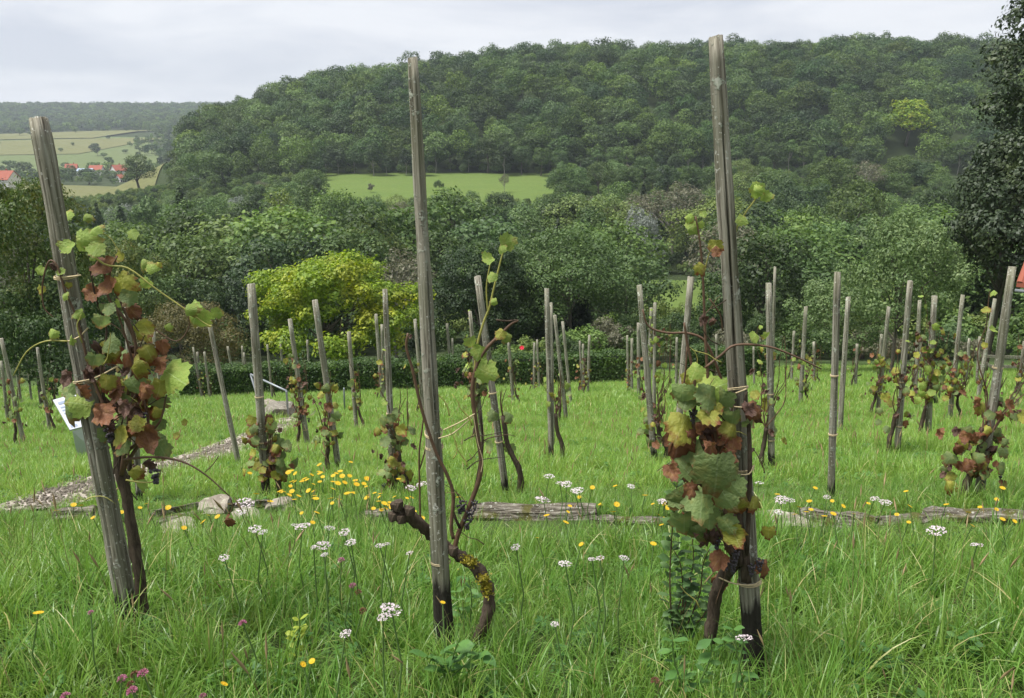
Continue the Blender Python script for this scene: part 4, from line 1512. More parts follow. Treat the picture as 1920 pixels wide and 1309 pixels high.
# name: top, base, width top, width base, tar, label, vine (leaves, z0, z1, palette, side, spread, shoots, tall)
SD = [
 ('A', (236, 563), (263, 938), 13, 13, .1, 'stake partly hidden behind the leafy left front vine', (16, .3, 1.3, 'gyrdd', -1, .1, 3, None)),
 ('B', (471, 532), (500, 930), 15, 15, .22, 'stake with a bushy leafy vine beside the gravel path', (46, .2, .85, 'gggyrrd', 1, .17, 4, None)),
 ('C', (722, 542), (738, 930), 11, 14, .1, 'upright stake just left of the middle front stake with a reddish vine', (32, .12, .85, 'ggyrrdd', 1, .13, 5, 1.3)),
 ('D', (895, 518), (950, 936), 13, 14, .2, 'bare leaning stake just right of the middle front stake', None),
 ('E', (1199, 535), (1227, 862), 10, 12, .12, 'thin dark stake left of the leafy right front vine', None),
 ('F', (1296, 519), (1266, 868), 12, 12, .1, 'stake rising behind the leafy right front vine', None),
 ('G', (1441, 531), (1447, 876), 11, 12, .16, 'straight stake just right of the tallest front stake with thin curling vine', (15, .35, 1.25, 'ydddg', -1, .12, 6, 1.5)),
 ('H', (1570, 510), (1558, 944), 13, 14, .16, 'bare straight stake speckled with lichen, beside a thinner leaning one', None),
 ('I', (1591, 557), (1574, 812), 9, 10, .0, 'thin stake leaning right behind the lichen-speckled stake', None),
 ('J', (1899, 500), (1833, 944), 15, 18, .1, 'thick stake leaning right at the right edge with a bushy reddish vine', (44, .15, .8, 'ggrrdy', -1, .2, 7, 1.45)),
 ('K', (391, 602), (448, 872), 8, 10, .0, 'bare stake leaning left over the gravel path', None),
 ('L', (590, 563), (635, 882), 11, 11, .12, 'leaning stake below the yellow-green tree with a green and brown vine', (24, .35, 1.05, 'gggyrd', -1, .15, 3, None)),
 ('M', (544, 598), (577, 840), 8, 10, .1, 'dark leaning stake left of the longer leaning one, wrapped in a brown vine', (34, .4, 1.5, 'rrddyg', -1, .1, 4, None)),
 ('N', (654, 622), (669, 807), 8, 8, .05, 'shorter stake topped with bright leaves below the yellow-green tree', (14, .4, 1.15, 'yrrdg', 1, .1, 3, 2.05)),
 ('O', (1025, 541), (1034, 868), 10, 11, .22, 'bare straight stake with a black foot right of centre', None),
 ('P', (1033, 568), (1036, 838), 7, 8, .0, 'stake hidden close behind the bare straight stake right of centre', None),
 ('Q', (1040, 591), (1062, 790), 6, 8, .1, 'leaning stake with a small crooked vine right of centre', (8, .4, .9, 'ppyg', -1, .22, 4, None)),
 ('Rr', (1055, 603), (1071, 760), 6, 6, .0, 'thin bare leaning stake farthest right of the cluster right of centre', None),
 ('S', (1707, 527), (1682, 848), 10, 11, .08, 'tall stake left of the leafiest vine pair on the right', (18, .3, .95, 'grddyp', -1, .14, 4, 1.2)),
 ('T', (1752, 555), (1740, 822), 10, 11, .14, 'stake in the middle of the right-hand group with a vine bright at its top', (50, .55, 1.55, 'ppgydd', -1, .22, 5, 1.9)),
 ('U', (1805, 553), (1781, 792), 8, 9, .1, 'stake with a round autumn-coloured vine before the dark evergreens', (44, .45, 1.2, 'gyyrg', 1, .2, 4, None)),
 ('V', (1866, 560), (1832, 752), 7, 8, .0, 'thin stake leaning right before the dark evergreens', (6, .2, .6, 'gyr', 1, .12, 3, None)),
 ('W', (1666, 575), (1645, 778), 7, 8, .1, 'stake with an orange and green vine below the light fruit tree', (30, .35, 1.15, 'gpyrd', -1, .17, 4, None)),
 ('X', (1511, 575), (1500, 762), 7, 8, .0, 'stake with a loose leafy vine between the tall stake and the speckled one', (22, .3, 1.2, 'pgydr', 1, .2, 5, 1.75)),
 ('Y', (881, 584), (905, 830), 7, 9, .0, 'stake almost hidden by a heavy vine behind the middle front stake', (50, .75, 1.5, 'pgddrd', -1, .2, 5, 1.9)),
 ('gg', (1228, 568), (1226, 806), 6, 7, .0, 'stake wrapped in bright leaves left of the right front stake', (36, .3, 1.75, 'pppdrg', 1, .2, 6, 1.9)),
 ('kk', (1453, 500), (1446, 800), 5, 7, .0, 'thin mossy pole close behind the straight stake right of the tallest one', None),
]
for i, (k, tp, bs, w0, w1, tar, lab, vn) in enumerate(SD):
    ST[k] = make_stake(tp, bs, w0, w1, lab, tar, None, 100 + i)
    if k in 'BCDGHJLMSTUY':
        for z_ in ((.55, 1.0) if i % 2 else (.3, .8)):
            ring(ST[k], z_, thick=.003)
    if vn:
        n_, z0, z1, pal, side, spr, sh, tall = vn
        auto_vine(ST[k], 'vine on the ' + ' '.join(lab.split()[:12]), n_, z0, z1, pal, side, spr, sh, tall, 300 + i, clusters=2 if n_ > 30 else 0)
# vine with a crooked leafless arm on stake D, and the long cane of stake E
auto_vine(ST['E'], 'thin vine with a long bent cane on the thin dark stake', 14, .2, .75, 'ddrg', 1, .14, 5, None, 411)
auto_vine(ST['D'], 'crooked small vine behind the bare leaning stake right of the middle front stake', 5, .5, .9, 'dg', 1, .1, 2, None, 412, trunk_h=.8)
auto_vine(ST['O'], 'short crooked vine arm on the bare straight stake with a black foot', 3, .7, .9, 'pd', 1, .1, 2, None, 413, trunk_h=.6)

# far stakes: top, base, width, leaves
FAR = [((2, 635), (46, 835), 7, 16), ((2, 677), (16, 797), 5, 6), ((27, 662), (40, 757), 4.5, 4), ((70, 652), (94, 814), 6, 14), ((92, 640), (108, 748), 5, 6), ((50, 665), (60, 757), 4, 0),
       ((287, 622), (308, 782), 6, 14), ((362, 651), (380, 752), 4, 10), ((370, 660), (378, 742), 4, 6), ((383, 660), (395, 752), 4, 10), ((427, 650), (441, 734), 4, 8),
       ((454, 649), (459, 732), 4, 8), ((457, 661), (466, 737), 4, 5), ((501, 646), (511, 750), 4, 2), ((526, 645), (533, 728), 4, 8), ((576, 638), (582, 733), 4, 8),
       ((705, 589), (717, 750), 6, 14), ((716, 608), (719, 745), 5, 8), ((778, 599), (795, 778), 6.5, 10), ((838, 607), (846, 706), 5, 6), ((848, 635), (851, 708), 4, 4),
       ((953, 633), (963, 762), 6, 14), ((1002, 643), (1001, 735), 4.5, 16), ((1007, 637), (1011, 730), 4, 12), ((1087, 639), (1092, 737), 4, 12), ((1093, 645), (1095, 736), 4, 10), ((1105, 628), (1102, 740), 4.5, 12),
       ((1176, 629), (1178, 735), 4, 10), ((1185, 635), (1184, 741), 5, 14), ((1197, 606), (1198, 748), 6, 12), ((1221, 577), (1216, 758), 6, 0), ((1269, 633), (1268, 732), 4.5, 8), ((1343, 627), (1345, 728), 4.5, 4),
       ((1413, 650), (1414, 728), 4, 0), ((1489, 621), (1483, 718), 5, 8), ((1526, 641), (1527, 722), 5, 12), ((1607, 645), (1604, 726), 5, 8), ((1653, 627), (1648, 730), 5, 6), ((1725, 563), (1715, 742), 7, 10), ((1727, 629), (1725, 728), 4.5, 4),
       ((1818, 635), (1810, 728), 5, 8), ((1837, 631), (1830, 730), 5, 8), ((1921, 640), (1905, 770), 6, 22)]
for i, (tp, bs, w_, nl) in enumerate(FAR):
    px = bs[0]
    zone = ('at the left edge under the orange-leaved tree' if px < 120 else 'in the far rows left of the leafy stake by the path' if px < 470 else 'in the far rows below the yellow-green tree' if px < 800 else
            'in the far rows before the hedge right of centre' if px < 1130 else 'in the far rows around the leafy right front vine' if px < 1430 else 'in the far rows at the right before the fruit trees')
    s_ = make_stake(tp, bs, w_, w_ * 1.12, 'thin weathered stake ' + zone, 0, 'far stakes ' + zone, 500 + i)
    if nl:
        v_ = auto_vine(s_, 'small vine ' + zone, nl, .25, 1.25, 'ggyrrdpd', 1 if i % 2 else -1, .2, 3, None, 700 + i, lsize=.12)
        v_['group'] = 'far vines ' + zone

# ------------------------------------------------------------------ the three front vines
def front_vine(st, label, base_px):
    b_ = on_ground(*base_px)
    return thing('grape_vine', label, 'vine', b_, None), b_


def px_path(root, ref, pts, rad_px, m, name='cane', dy=0.0, wob=0.0, n=6, res=4, parent=None, dys=None):
    """a tube through pixel points at the distance of the stake (dy metres behind it)"""
    W = []
    for i, (x, y) in enumerate(pts):
        W.append(at(x, y, ref + (dys[i] if dys else dy)) - root.location)
    sp = smooth_path(W, res)
    k = ref / F_PX * 1.02
    if hasattr(rad_px, '__len__'):
        rr = list(np.interp(np.linspace(0, 1, len(sp)), np.linspace(0, 1, len(rad_px)), rad_px) * k)
    else:
        rr = [rad_px * k] * len(sp)
    b = MB()
    b.tube(sp, rr, n, True, wob, random.Random(len(pts) * 7 + int(pts[0][0])))
    return ob(name, b.mesh(name, M[m], True), parent or root)


def px_leaves(root, ref, lst):
    for i, e in enumerate(lst):
        x, y, s, kd = e[:4]
        dy = e[4] if len(e) > 4 else rl.uniform(-.13, -.03)
        p = at(x, y, ref + dy) - root.location
        size = s / F_PX * (ref + dy) * 1.12
        put_leaf(root, p, size, kd, facing=(rl.uniform(-.55, .55), -1, rl.uniform(-.15, .75)), hang=(rl.uniform(-.9, .9), 0, -1 if kd != 'p' else rl.uniform(-1, .4)))


st = ST['F1']
v1, _ = front_vine(st, 'leafy vine with turning leaves climbing the leaning left front stake', (268, 1165))
D1 = st['d']
px_path(v1, D1, [(272, 1180), (268, 1135), (258, 1060), (247, 990), (238, 935), (228, 885), (215, 830), (203, 780)], [14, 11, 11, 10, 10, 11, 9, 7], 'vine_bark', 'trunk', -.02, .2, 9, dys=[-.02] * 8)
for pts, rd, m, dy in [
    ([(228, 890), (240, 800), (252, 720), (258, 660), (235, 600), (204, 560), (192, 500), (160, 458)], [5, 4, 3, 2.4, 1.6], 'cane', -.04),
    ([(150, 455), (195, 495), (240, 503), (290, 540), (340, 575), (385, 607), (398, 612)], [2, 1.8, 1.5, 1.1], 'cane_green', -.06),
    ([(232, 862), (285, 857), (340, 865), (385, 890), (430, 930)], [2.6, 2.2, 1.6, 1.2], 'cane', -.07),
    ([(430, 930), (436, 950), (424, 972)], [1.2, 1], 'cane', -.07),
    ([(385, 885), (400, 870), (410, 855)], [1.1, .8], 'cane', -.07),
    ([(128, 640), (85, 640), (50, 660), (25, 705)], [1.8, 1.5, 1.0], 'cane_green', -.05),
    ([(203, 780), (182, 730), (165, 680), (145, 600), (122, 545), (108, 500), (92, 490), (80, 530), (82, 575), (100, 595)], [3.5, 2.6, 2, 1.6, 1.2], 'cane', -.06),
    ([(240, 740), (255, 650), (228, 570), (206, 520), (220, 480)], [3.5, 2.8, 2, 1.5], 'cane', -.05),
    ([(230, 880), (262, 830), (278, 800), (270, 750), (255, 700), (238, 640), (215, 570)], [4, 3.2, 2.4, 1.8], 'cane', -.03),
    ([(235, 850), (270, 820), (300, 790), (312, 740)], [3, 2.4, 1.5], 'cane', -.05),
    ([(215, 810), (198, 760), (190, 700), (200, 620), (180, 560), (168, 500)], [4, 3, 2, 1.6], 'vine_bark', -.05),
    ([(236, 900), (270, 905), (295, 900), (302, 880)], [1.8, 1.4, 1], 'cane_green', -.06),
    ([(280, 610), (330, 640), (355, 610), (345, 575)], [1.3, 1], 'cane', -.04),
]:
    px_path(v1, D1, pts, rd, m, 'cane', dy)
px_leaves(v1, D1, [(152, 452, 46, 'p'), (130, 464, 34, 'p'), (182, 462, 36, 'p'), (172, 432, 28, 'p'), (160, 405, 20, 'p'), (195, 494, 58, 'r'), (228, 530, 58, 'y'), (204, 530, 50, 'r'),
    (168, 545, 44, 'r'), (242, 552, 36, 'g'), (112, 508, 18, 'p'), (72, 505, 20, 'p'), (76, 540, 22, 'y'), (268, 490, 26, 'p'), (288, 505, 26, 'p'), (296, 495, 16, 'y'), (372, 587, 56, 'p'), (402, 587, 26, 'p'), (312, 612, 18, 'p'),
    (350, 580, 30, 'p'), (263, 617, 52, 'y'), (272, 612, 34, 'y'), (250, 682, 58, 'y'), (276, 655, 48, 'y'), (196, 652, 58, 'y'), (181, 648, 44, 'd'), (210, 638, 46, 'g'), (178, 672, 40, 'g'),
    (318, 700, 78, 'p'), (298, 682, 46, 'r'), (286, 748, 62, 'g'), (246, 718, 48, 'g'), (300, 722, 46, 'y'), (268, 728, 44, 'r'), (127, 752, 64, 'g'), (160, 760, 52, 'p'), (148, 733, 46, 'r'),
    (190, 772, 64, 'r'), (214, 755, 44, 'd'), (240, 786, 54, 'g'), (225, 812, 52, 'y'), (272, 812, 68, 'r'), (252, 768, 50, 'd'), (216, 734, 44, 'r'), (125, 706, 44, 'd'), (236, 832, 40, 'g'),
    (258, 907, 34, 'p'), (422, 976, 38, 'r'), (100, 622, 22, 'p'), (150, 586, 26, 'p'), (120, 556, 22, 'p'), (132, 636, 24, 'p'), (165, 700, 40, 'd'), (200, 712, 44, 'y'), (232, 760, 46, 'd'), (200, 800, 40, 'd'),
    (246, 806, 40, 'r'), (260, 790, 40, 'y'), (190, 600, 36, 'g'), (205, 575, 30, 'g'), (330, 815, 18, 'y'), (345, 790, 16, 'y')])
px_leaves(v1, D1, [(rl.gauss(232, 38), rl.gauss(752, 62), rl.uniform(28, 50), rl.choice('dddrrygg'), rl.uniform(-.06, .1)) for _ in range(44)])
px_leaves(v1, D1, [(rl.gauss(185, 40), rl.gauss(545, 50), rl.uniform(14, 26), rl.choice('pppgyd'), rl.uniform(-.1, .1)) for _ in range(16)])
for x, y in ((205, 805), (290, 882), (265, 775)):
    ob('grape_cluster', CLUSTER[0], v1, loc=at(x, y, D1 - .07) - v1.location, scale=.8)

st = ST['F2']
v2, _ = front_vine(st, 'old twisted vine with a mossy crooked trunk at the middle front stake', (905, 1200))
D2 = st['d']
tr2 = px_path(v2, D2, [(893, 1205), (908, 1170), (917, 1135), (914, 1105), (903, 1078), (884, 1056), (862, 1042), (845, 1030), (815, 1008), (790, 985), (765, 968), (745, 962)], [12, 12, 12, 13, 13, 12, 12, 11, 12, 12, 13, 15], 'vine_moss', 'trunk', 0, .22, 10,
              dys=[-.05, -.06, -.06, -.05, -.04, -.02, .02, .06, .05, .02, -.01, -.03])
# moss cushion on the trunk
gm = np.random.default_rng(4)
cs = [at(912, 1100, D2 - .07), at(906, 1085, D2 - .07), at(914, 1112, D2 - .065), at(886, 1055, D2 - .05), at(875, 1050, D2 - .05)]
V = []
for _ in range(900):
    c = cs[min(4, int(gm.random() ** 1.5 * 5))] + Vector(gm.normal(0, .0085, 3).tolist())
    a = Vector(gm.normal(0, 1, 3).tolist()).normalized() * .005
    bq = Vector(gm.normal(0, 1, 3).tolist()).normalized() * .005
    V += [c - a, c + bq, c + a, c - bq]
ob('moss', quad_mesh('moss', np.array([tuple(v - v2.location) for v in V]), 4, M['moss']), tr2)
for x, y in ((742, 950), (752, 972), (738, 968), (768, 958), (850, 1032), (748, 946)):
    ob('knot', rock_mesh(int(x + y), (.034, .034, .045), M['vine_bark'], 1), tr2, loc=at(x, y, D2 - .04) - v2.location)
for pts, rd, m, dy in [
    ([(850, 1042), (858, 1005), (880, 950), (902, 880), (893, 800), (886, 735), (893, 690), (911, 655), (938, 628), (958, 608), (972, 601)], [5, 5, 4.6, 4.2, 4, 3.4, 2.8, 2], 'cane', -.03),
    ([(888, 745), (893, 660), (905, 610), (918, 575), (926, 540), (938, 492), (946, 462)], [2.6, 2.2, 1.8, 1.3], 'cane_green', -.02),
    ([(915, 590), (912, 540), (918, 500), (920, 488)], [1.5, 1.2, .9], 'cane_green', -.02),
    ([(930, 600), (950, 602), (970, 600)], [2, 1.6], 'vine_bark', -.03),
    ([(765, 625), (762, 652), (774, 695), (790, 765), (815, 842), (838, 890), (850, 930), (846, 985), (850, 1010)], [2.2, 2.8, 3.2, 3.6, 3.8], 'cane', -.06),
    ([(788, 985), (787, 920), (786, 850), (792, 800), (797, 760)], [2, 1.8, 1.2], 'cane', .02),
    ([(787, 880), (798, 840), (803, 805)], [1.6, 1.1], 'cane', .02),
    ([(862, 990), (850, 960), (852, 930)], [3, 2.4], 'vine_bark', -.04),
    ([(890, 925), (898, 880), (905, 830), (900, 770)], [3, 2.4], 'vine_bark', .02),
]:
    px_path(v2, D2, pts, rd, m, 'cane', dy)
px_leaves(v2, D2, [(945, 456, 36, 'p'), (940, 470, 22, 'p'), (918, 488, 28, 'p'), (924, 516, 24, 'p'), (905, 694, 50, 'p'), (940, 624, 28, 'y'), (950, 628, 24, 'p'), (928, 565, 18, 'p'), (900, 655, 34, 'p'), (770, 630, 12, 'd'), (882, 640, 30, 'p')])
for i, (x, y, s_) in enumerate(((868, 940, .95), (882, 958, 1.0), (862, 948, .8), (890, 940, .8), (876, 975, .9))):
    c_ = ob('grape_cluster', CLUSTER[i % 2], v2, loc=at(x, y, D2 - .05) - v2.location, scale=s_ * .62)

st = ST['F3']
v3, _ = front_vine(st, 'leafy vine with green and rust leaves at the tallest front stake', (1338, 1190))
D3 = st['d']
px_path(v3, D3, [(1330, 1200), (1338, 1150), (1345, 1105), (1362, 1075), (1380, 1050), (1378, 1010), (1372, 960)], [15, 13, 13, 14, 13, 10, 8], 'vine_bark', 'trunk', 0, .2, 9, dys=[.05, .05, .04, .02, -.02, -.04, -.04])
px_path(v3, D3, [(1400, 1090), (1396, 1040), (1388, 990), (1384, 940)], [10, 9, 8, 6], 'vine_bark', 'arm', -.04, .2, 8)
for pts, rd, m, dy in [
    ([(1372, 1040), (1345, 985), (1322, 940), (1312, 880), (1300, 800), (1304, 740), (1298, 690), (1288, 640), (1283, 605)], [5, 4, 3.5, 3, 2], 'cane', -.05),
    ([(1372, 1000), (1352, 930), (1345, 850), (1332, 760), (1326, 690), (1322, 620), (1318, 520), (1312, 450), (1304, 405)], [4, 3.6, 3, 2.2, 1.4], 'cane', -.05),
    ([(1322, 690), (1352, 666), (1380, 647), (1440, 650), (1490, 668), (1540, 692)], [2.6, 2.4, 2, 1.3], 'cane', -.07),
    ([(1365, 752), (1345, 690), (1322, 640), (1290, 625), (1250, 624), (1216, 612), (1205, 580)], [3, 2.6, 2.2, 1.6], 'cane', .03),
    ([(1330, 560), (1350, 590), (1355, 620)], [1.5, 1.2], 'cane', .0),
    ([(1360, 560), (1378, 440), (1396, 402), (1416, 374), (1424, 355)], [2, 1.8, 1.4, 1], 'cane_green', .02),
    ([(1318, 520), (1330, 475), (1342, 460)], [1.3, 1], 'cane_green', -.04),
    ([(1400, 1040), (1406, 900), (1404, 800), (1397, 760), (1400, 735)], [5, 4.5, 3.6, 2.6], 'vine_bark', -.05),
    ([(1388, 1060), (1385, 1000), (1392, 930)], [6, 5, 4], 'vine_bark', -.05),
    ([(1280, 735), (1286, 690), (1288, 650)], [2, 1.6], 'cane', -.04),
    ([(1375, 760), (1355, 820), (1330, 850)], [2, 2], 'cane', -.06),
    ([(1318, 1010), (1300, 950), (1288, 900), (1282, 850)], [3, 2.4, 1.8], 'cane', -.03),
    ([(1365, 1035), (1352, 1000), (1340, 980)], [3, 2], 'cane', -.06),
]:
    px_path(v3, D3, pts, rd, m, 'cane', dy)
px_leaves(v3, D3, [(1292, 735, 58, 'g'), (1330, 735, 62, 'g'), (1280, 796, 86, 'y'), (1276, 818, 84, 'r'), (1330, 800, 82, 'r'), (1325, 775, 54, 'y'), (1315, 858, 70, 'y'), (1345, 872, 100, 'g', -.17), (1257, 880, 44, 'r'),
    (1275, 868, 62, 'g'), (1315, 930, 84, 'g'), (1356, 925, 62, 'g', -.15), (1374, 910, 56, 'g', -.15), (1392, 917, 36, 'r'), (1387, 942, 56, 'y', -.14), (1414, 938, 40, 'y'), (1283, 976, 68, 'g'), (1306, 995, 54, 'g'),
    (1360, 977, 52, 'g', -.13), (1373, 996, 56, 'y', -.13), (1346, 982, 46, 'g'), (1360, 955, 46, 'g'), (1351, 1046, 54, 'r'), (1434, 1060, 48, 'r'), (1335, 1010, 52, 'd'), (1441, 996, 38, 'y'), (1310, 705, 70, 'y'),
    (1322, 733, 66, 'p'), (1280, 735, 56, 'g'), (1357, 742, 52, 'g'), (1409, 767, 56, 'r', -.1), (1404, 765, 44, 'd', -.11), (1321, 597, 28, 'd'), (1335, 604, 28, 'd'), (1295, 427, 34, 'p'), (1293, 405, 20, 'p'), (1318, 422, 16, 'p'),
    (1318, 399, 16, 'p'), (1312, 499, 30, 'y'), (1342, 458, 36, 'y'), (1345, 470, 24, 'r'), (1388, 410, 26, 'p'), (1424, 350, 34, 'p'), (1418, 358, 26, 'p'), (1432, 368, 26, 'p'), (1415, 630, 26, 'p'), (1440, 628, 20, 'p'),
    (1300, 880, 60, 'd'), (1318, 895, 54, 'd'), (1335, 840, 50, 'r'), (1300, 840, 56, 'g'), (1365, 850, 46, 'r'), (1372, 800, 48, 'y'), (1290, 940, 60, 'g'), (1330, 960, 56, 'g'), (1345, 760, 40, 'y'), (1375, 780, 44, 'g'),
    (1262, 930, 40, 'g'), (1325, 820, 60, 'd'), (1300, 915, 56, 'r'), (1360, 890, 56, 'g'), (1380, 870, 40, 'g'), (1370, 1030, 40, 'd'), (1312, 505, 16, 'p'), (1306, 690, 40, 'p')])
px_leaves(v3, D3, [(rl.gauss(1325, 36), rl.gauss(895, 85), rl.uniform(30, 58), rl.choice('dddrrggg'), rl.uniform(-.06, .12)) for _ in range(60)])
for x, y in ((1345, 1010), (1375, 1055), (1380, 1035), (1362, 1050), (1300, 770), (1425, 1050), (1410, 1060)):
    ob('grape_cluster', CLUSTER[1], v3, loc=at(x, y, D3 - .07) - v3.location, scale=.6)


# tendrils and bare side twigs
rw = random.Random(8)
for v_, D_, cx_, cy_, sx_, sy_, n_ in ((v1, D1, 235, 740, 45, 100, 26), (v3, D3, 1335, 850, 45, 130, 26), (v2, D2, 875, 880, 20, 110, 14)):
    for _ in range(n_):
        x_, y_ = rw.gauss(cx_, sx_), rw.gauss(cy_, sy_)
        pts = [(x_, y_)]
        a_ = rw.uniform(-2.9, -.25)
        for k in range(4):
            a_ += rw.uniform(-.6, .6)
            st_ = rw.uniform(8, 24)
            pts.append((pts[-1][0] + math.cos(a_) * st_, pts[-1][1] + math.sin(a_) * st_))
        px_path(v_, D_, pts, [rw.uniform(1, 1.8), .5], rw.choice(['cane', 'vine_bark', 'cane_green']), 'twig', rw.uniform(-.12, .03), n=4, res=2)


# twine on the front stakes
def px_twine(st, pts, rad=1.3, dys=None):
    W = [at(x, y, st['d'] + (dys[i] if dys else -.06)) for i, (x, y) in enumerate(pts)]
    inv = (Matrix.Translation(st['root'].location) @ st['q'].to_matrix().to_4x4()).inverted()
    b = MB()
    b.tube([inv @ p for p in smooth_path(W, 3)], rad / F_PX * st['d'], 5, False)
    ob('twine_tie', b.mesh('twine_tie', M['twine'], True), st['root'])


def frac(st, py):
    for k in range(200):
        z = st['L'] * k / 199
        if project(st['B'] + (st['T'] - st['B']) * (k / 199))[1] <= py:
            return z
    return st['L']


s1, s2, s3 = ST['F1'], ST['F2'], ST['F3']
for py, tl in ((815, -.35), (840, .0), (1057, .1)):
    ring(s2, frac(s2, py), tilt=tl)
px_twine(s2, [(822, 822), (850, 812), (888, 780)], dys=[-.05, -.05, -.04])
px_twine(s2, [(832, 806), (862, 792), (890, 776)], dys=[-.04, -.05, -.04])
px_twine(s2, [(888, 780), (896, 830), (905, 862), (902, 885)], .9)
for py, tl in ((735, .3), (885, .1), (1096, .1)):
    ring(s3, frac(s3, py), tilt=tl)
px_twine(s3, [(1298, 757), (1340, 760), (1392, 764)], 1.8)
px_twine(s3, [(1348, 1083), (1375, 1094), (1410, 1097), (1428, 1088)], 1.6)
px_twine(s3, [(1378, 889), (1404, 889), (1414, 872)], 1.6)
px_twine(s3, [(1378, 738), (1398, 730), (1400, 728)], 1.6)
px_twine(s1, [(142, 717), (180, 708), (222, 686)], 1.6)
px_twine(s1, [(128, 640), (148, 632), (165, 615)], 1.6)
px_twine(s1, [(105, 520), (130, 519), (152, 516)], 1.5)
ring(s1, frac(s1, 718), tilt=.2)
ring(s1, frac(s1, 520), tilt=-.1)


# ------------------------------------------------------------------ weeds and flowers
def oval_leaf(name, m, w_=.5):
    pr = [(0, 0), (.3, w_ * .38), (.6, w_ * .5), (.85, w_ * .25), (1, 0)]
    vs = [(0, 0, 0)] + [v for y, x in pr[1:-1] for v in ((-x, y, .08 * abs(x)), (0, y, -.02), (x, y, .08 * abs(x)))] + [(0, 1, -.12)]
    fs_ = [(0, 2, 1), (0, 3, 2)]
    for i in range(2):
        a = 1 + 3 * i
        fs_ += [(a, a + 1, a + 4, a + 3), (a + 1, a + 2, a + 5, a + 4)]
    fs_ += [(7, 8, 10), (8, 9, 10)]
    return mesh(name, vs, fs_, m, True)


OVAL = oval_leaf('oval_leaf', M['weed'])
M['weed_blue'] = m_foliage('weed_dark_leaf', (0.06, 0.125, 0.04), (0.075, 0.14, 0.04), (0.065, 0.12, 0.035), trans=.25, nscale=3)
M['weed_yellow'] = m_foliage('weed_bright_leaf', (0.26, 0.33, 0.04), (0.3, 0.36, 0.05), (0.24, 0.32, 0.04), trans=.35, nscale=3)
OVAL2 = oval_leaf('oval_leaf_dark', M['weed_blue'], .62)
OVAL3 = oval_leaf('oval_leaf_bright', M['weed_yellow'], .6)


def leafy_weed(label, stems, base_px, d_off, leaf, size, step, seed, name='leafy_weed'):
    B = on_ground(*base_px)
    root = thing(name, label, 'weed', B)
    r_ = random.Random(seed)
    for pts in stems:
        W = [at(x, y, B.y + d_off) - B for x, y in pts]
        sp = smooth_path(W, 6)
        b = MB()
        b.tube(sp, [.0032 - .0018 * i / len(sp) for i in range(len(sp))], 5, False)
        ob('stem', b.mesh('stem', M['stem'] if leaf is not OVAL2 else M['cane'], True), root)
        L, acc = 0, 0
        for a, c in zip(sp, sp[1:]):
            acc += (c - a).length
            if acc > step:
                acc = 0
                for sd in (-1, 1):
                    t = Vector((sd * r_.uniform(.5, 1), r_.uniform(-.9, .5), r_.uniform(-.2, .8))).normalized()
                    n_ = (Vector((0, -.35, 1)) + Vector((r_.uniform(-.5, .5), r_.uniform(-.5, .5), 0)))
                    n_ = (n_ - t * n_.dot(t)).normalized()
                    m = Matrix((t.cross(n_), t, n_)).transposed().to_4x4()
                    s = size * r_.uniform(.6, 1.25)
                    ob('leaf', leaf, root, mtx=Matrix.Translation(c) @ m @ Matrix.Diagonal((s, s, s, 1)))
    return root


leafy_weed('bushy dark green weed growing left of the tallest front stake', [
    [(1262, 1190), (1256, 1100), (1260, 1000), (1268, 930), (1270, 890)], [(1268, 1200), (1290, 1110), (1300, 1050), (1298, 1010)], [(1275, 1200), (1310, 1120), (1318, 1060), (1330, 1030)],
    [(1265, 1195), (1280, 1130), (1276, 1060), (1262, 1030)], [(1272, 1198), (1322, 1150), (1340, 1090)], [(1266, 1190), (1272, 1140), (1292, 1085)]], (1270, 1215), -.05, OVAL2, .042, .022, 1)
leafy_weed('small yellow-green weed in the grass between the left and middle front stakes', [[(556, 1260), (558, 1215), (562, 1180), (560, 1155)], [(557, 1250), (552, 1200), (549, 1185)]], (557, 1265), 0, OVAL3, .034, .024, 2)
leafy_weed('broad-leaved green weed at the foot of the middle front stake', [[(838, 1275), (850, 1230), (862, 1195)], [(840, 1275), (880, 1240), (905, 1215)], [(836, 1275), (820, 1235), (800, 1230)]], (838, 1285), -.1, OVAL, .06, .03, 3)
leafy_weed('broad-leaved green weed at the foot of the right front stake', [[(1395, 1300), (1385, 1240), (1375, 1180)], [(1300, 1300), (1330, 1240), (1335, 1190)], [(1280, 1290), (1265, 1240), (1260, 1200)]], (1340, 1305), -.12, OVAL, .05, .03, 4)
leafy_weed('pale leafy weed right behind the mossy vine trunk', [[(880, 1190), (884, 1120), (878, 1080)], [(878, 1190), (860, 1140), (855, 1110)]], (880, 1200), .05, OVAL, .045, .03, 5)


def yarrow_head(seed):
    g = np.random.default_rng(seed)
    n = 70
    a = g.random(n) * 6.283
    r_ = np.sqrt(g.random(n)) * .5
    z = .10 * (1 - (r_ / .5) ** 2) + g.normal(0, .015, n)
    pos = np.stack([np.cos(a) * r_, np.sin(a) * r_, z], -1)
    nn = np.array([0, 0, 1.]) + g.normal(size=(n, 3)) * .35
    nn /= np.linalg.norm(nn, axis=1)[:, None]
    t = g.normal(size=(n, 3))
    t -= nn * (t * nn).sum(1)[:, None]
    t /= np.linalg.norm(t, axis=1)[:, None]
    bb = np.cross(nn, t)
    s = .055
    ang = [k * math.pi / 3 for k in range(6)]
    V = np.stack([pos + t * s * math.cos(q) + bb * s * math.sin(q) for q in ang], 1).reshape(-1, 3)
    return quad_mesh('yarrow_head', V, 6, M['yarrow'])


YH = [yarrow_head(i) for i in range(3)]


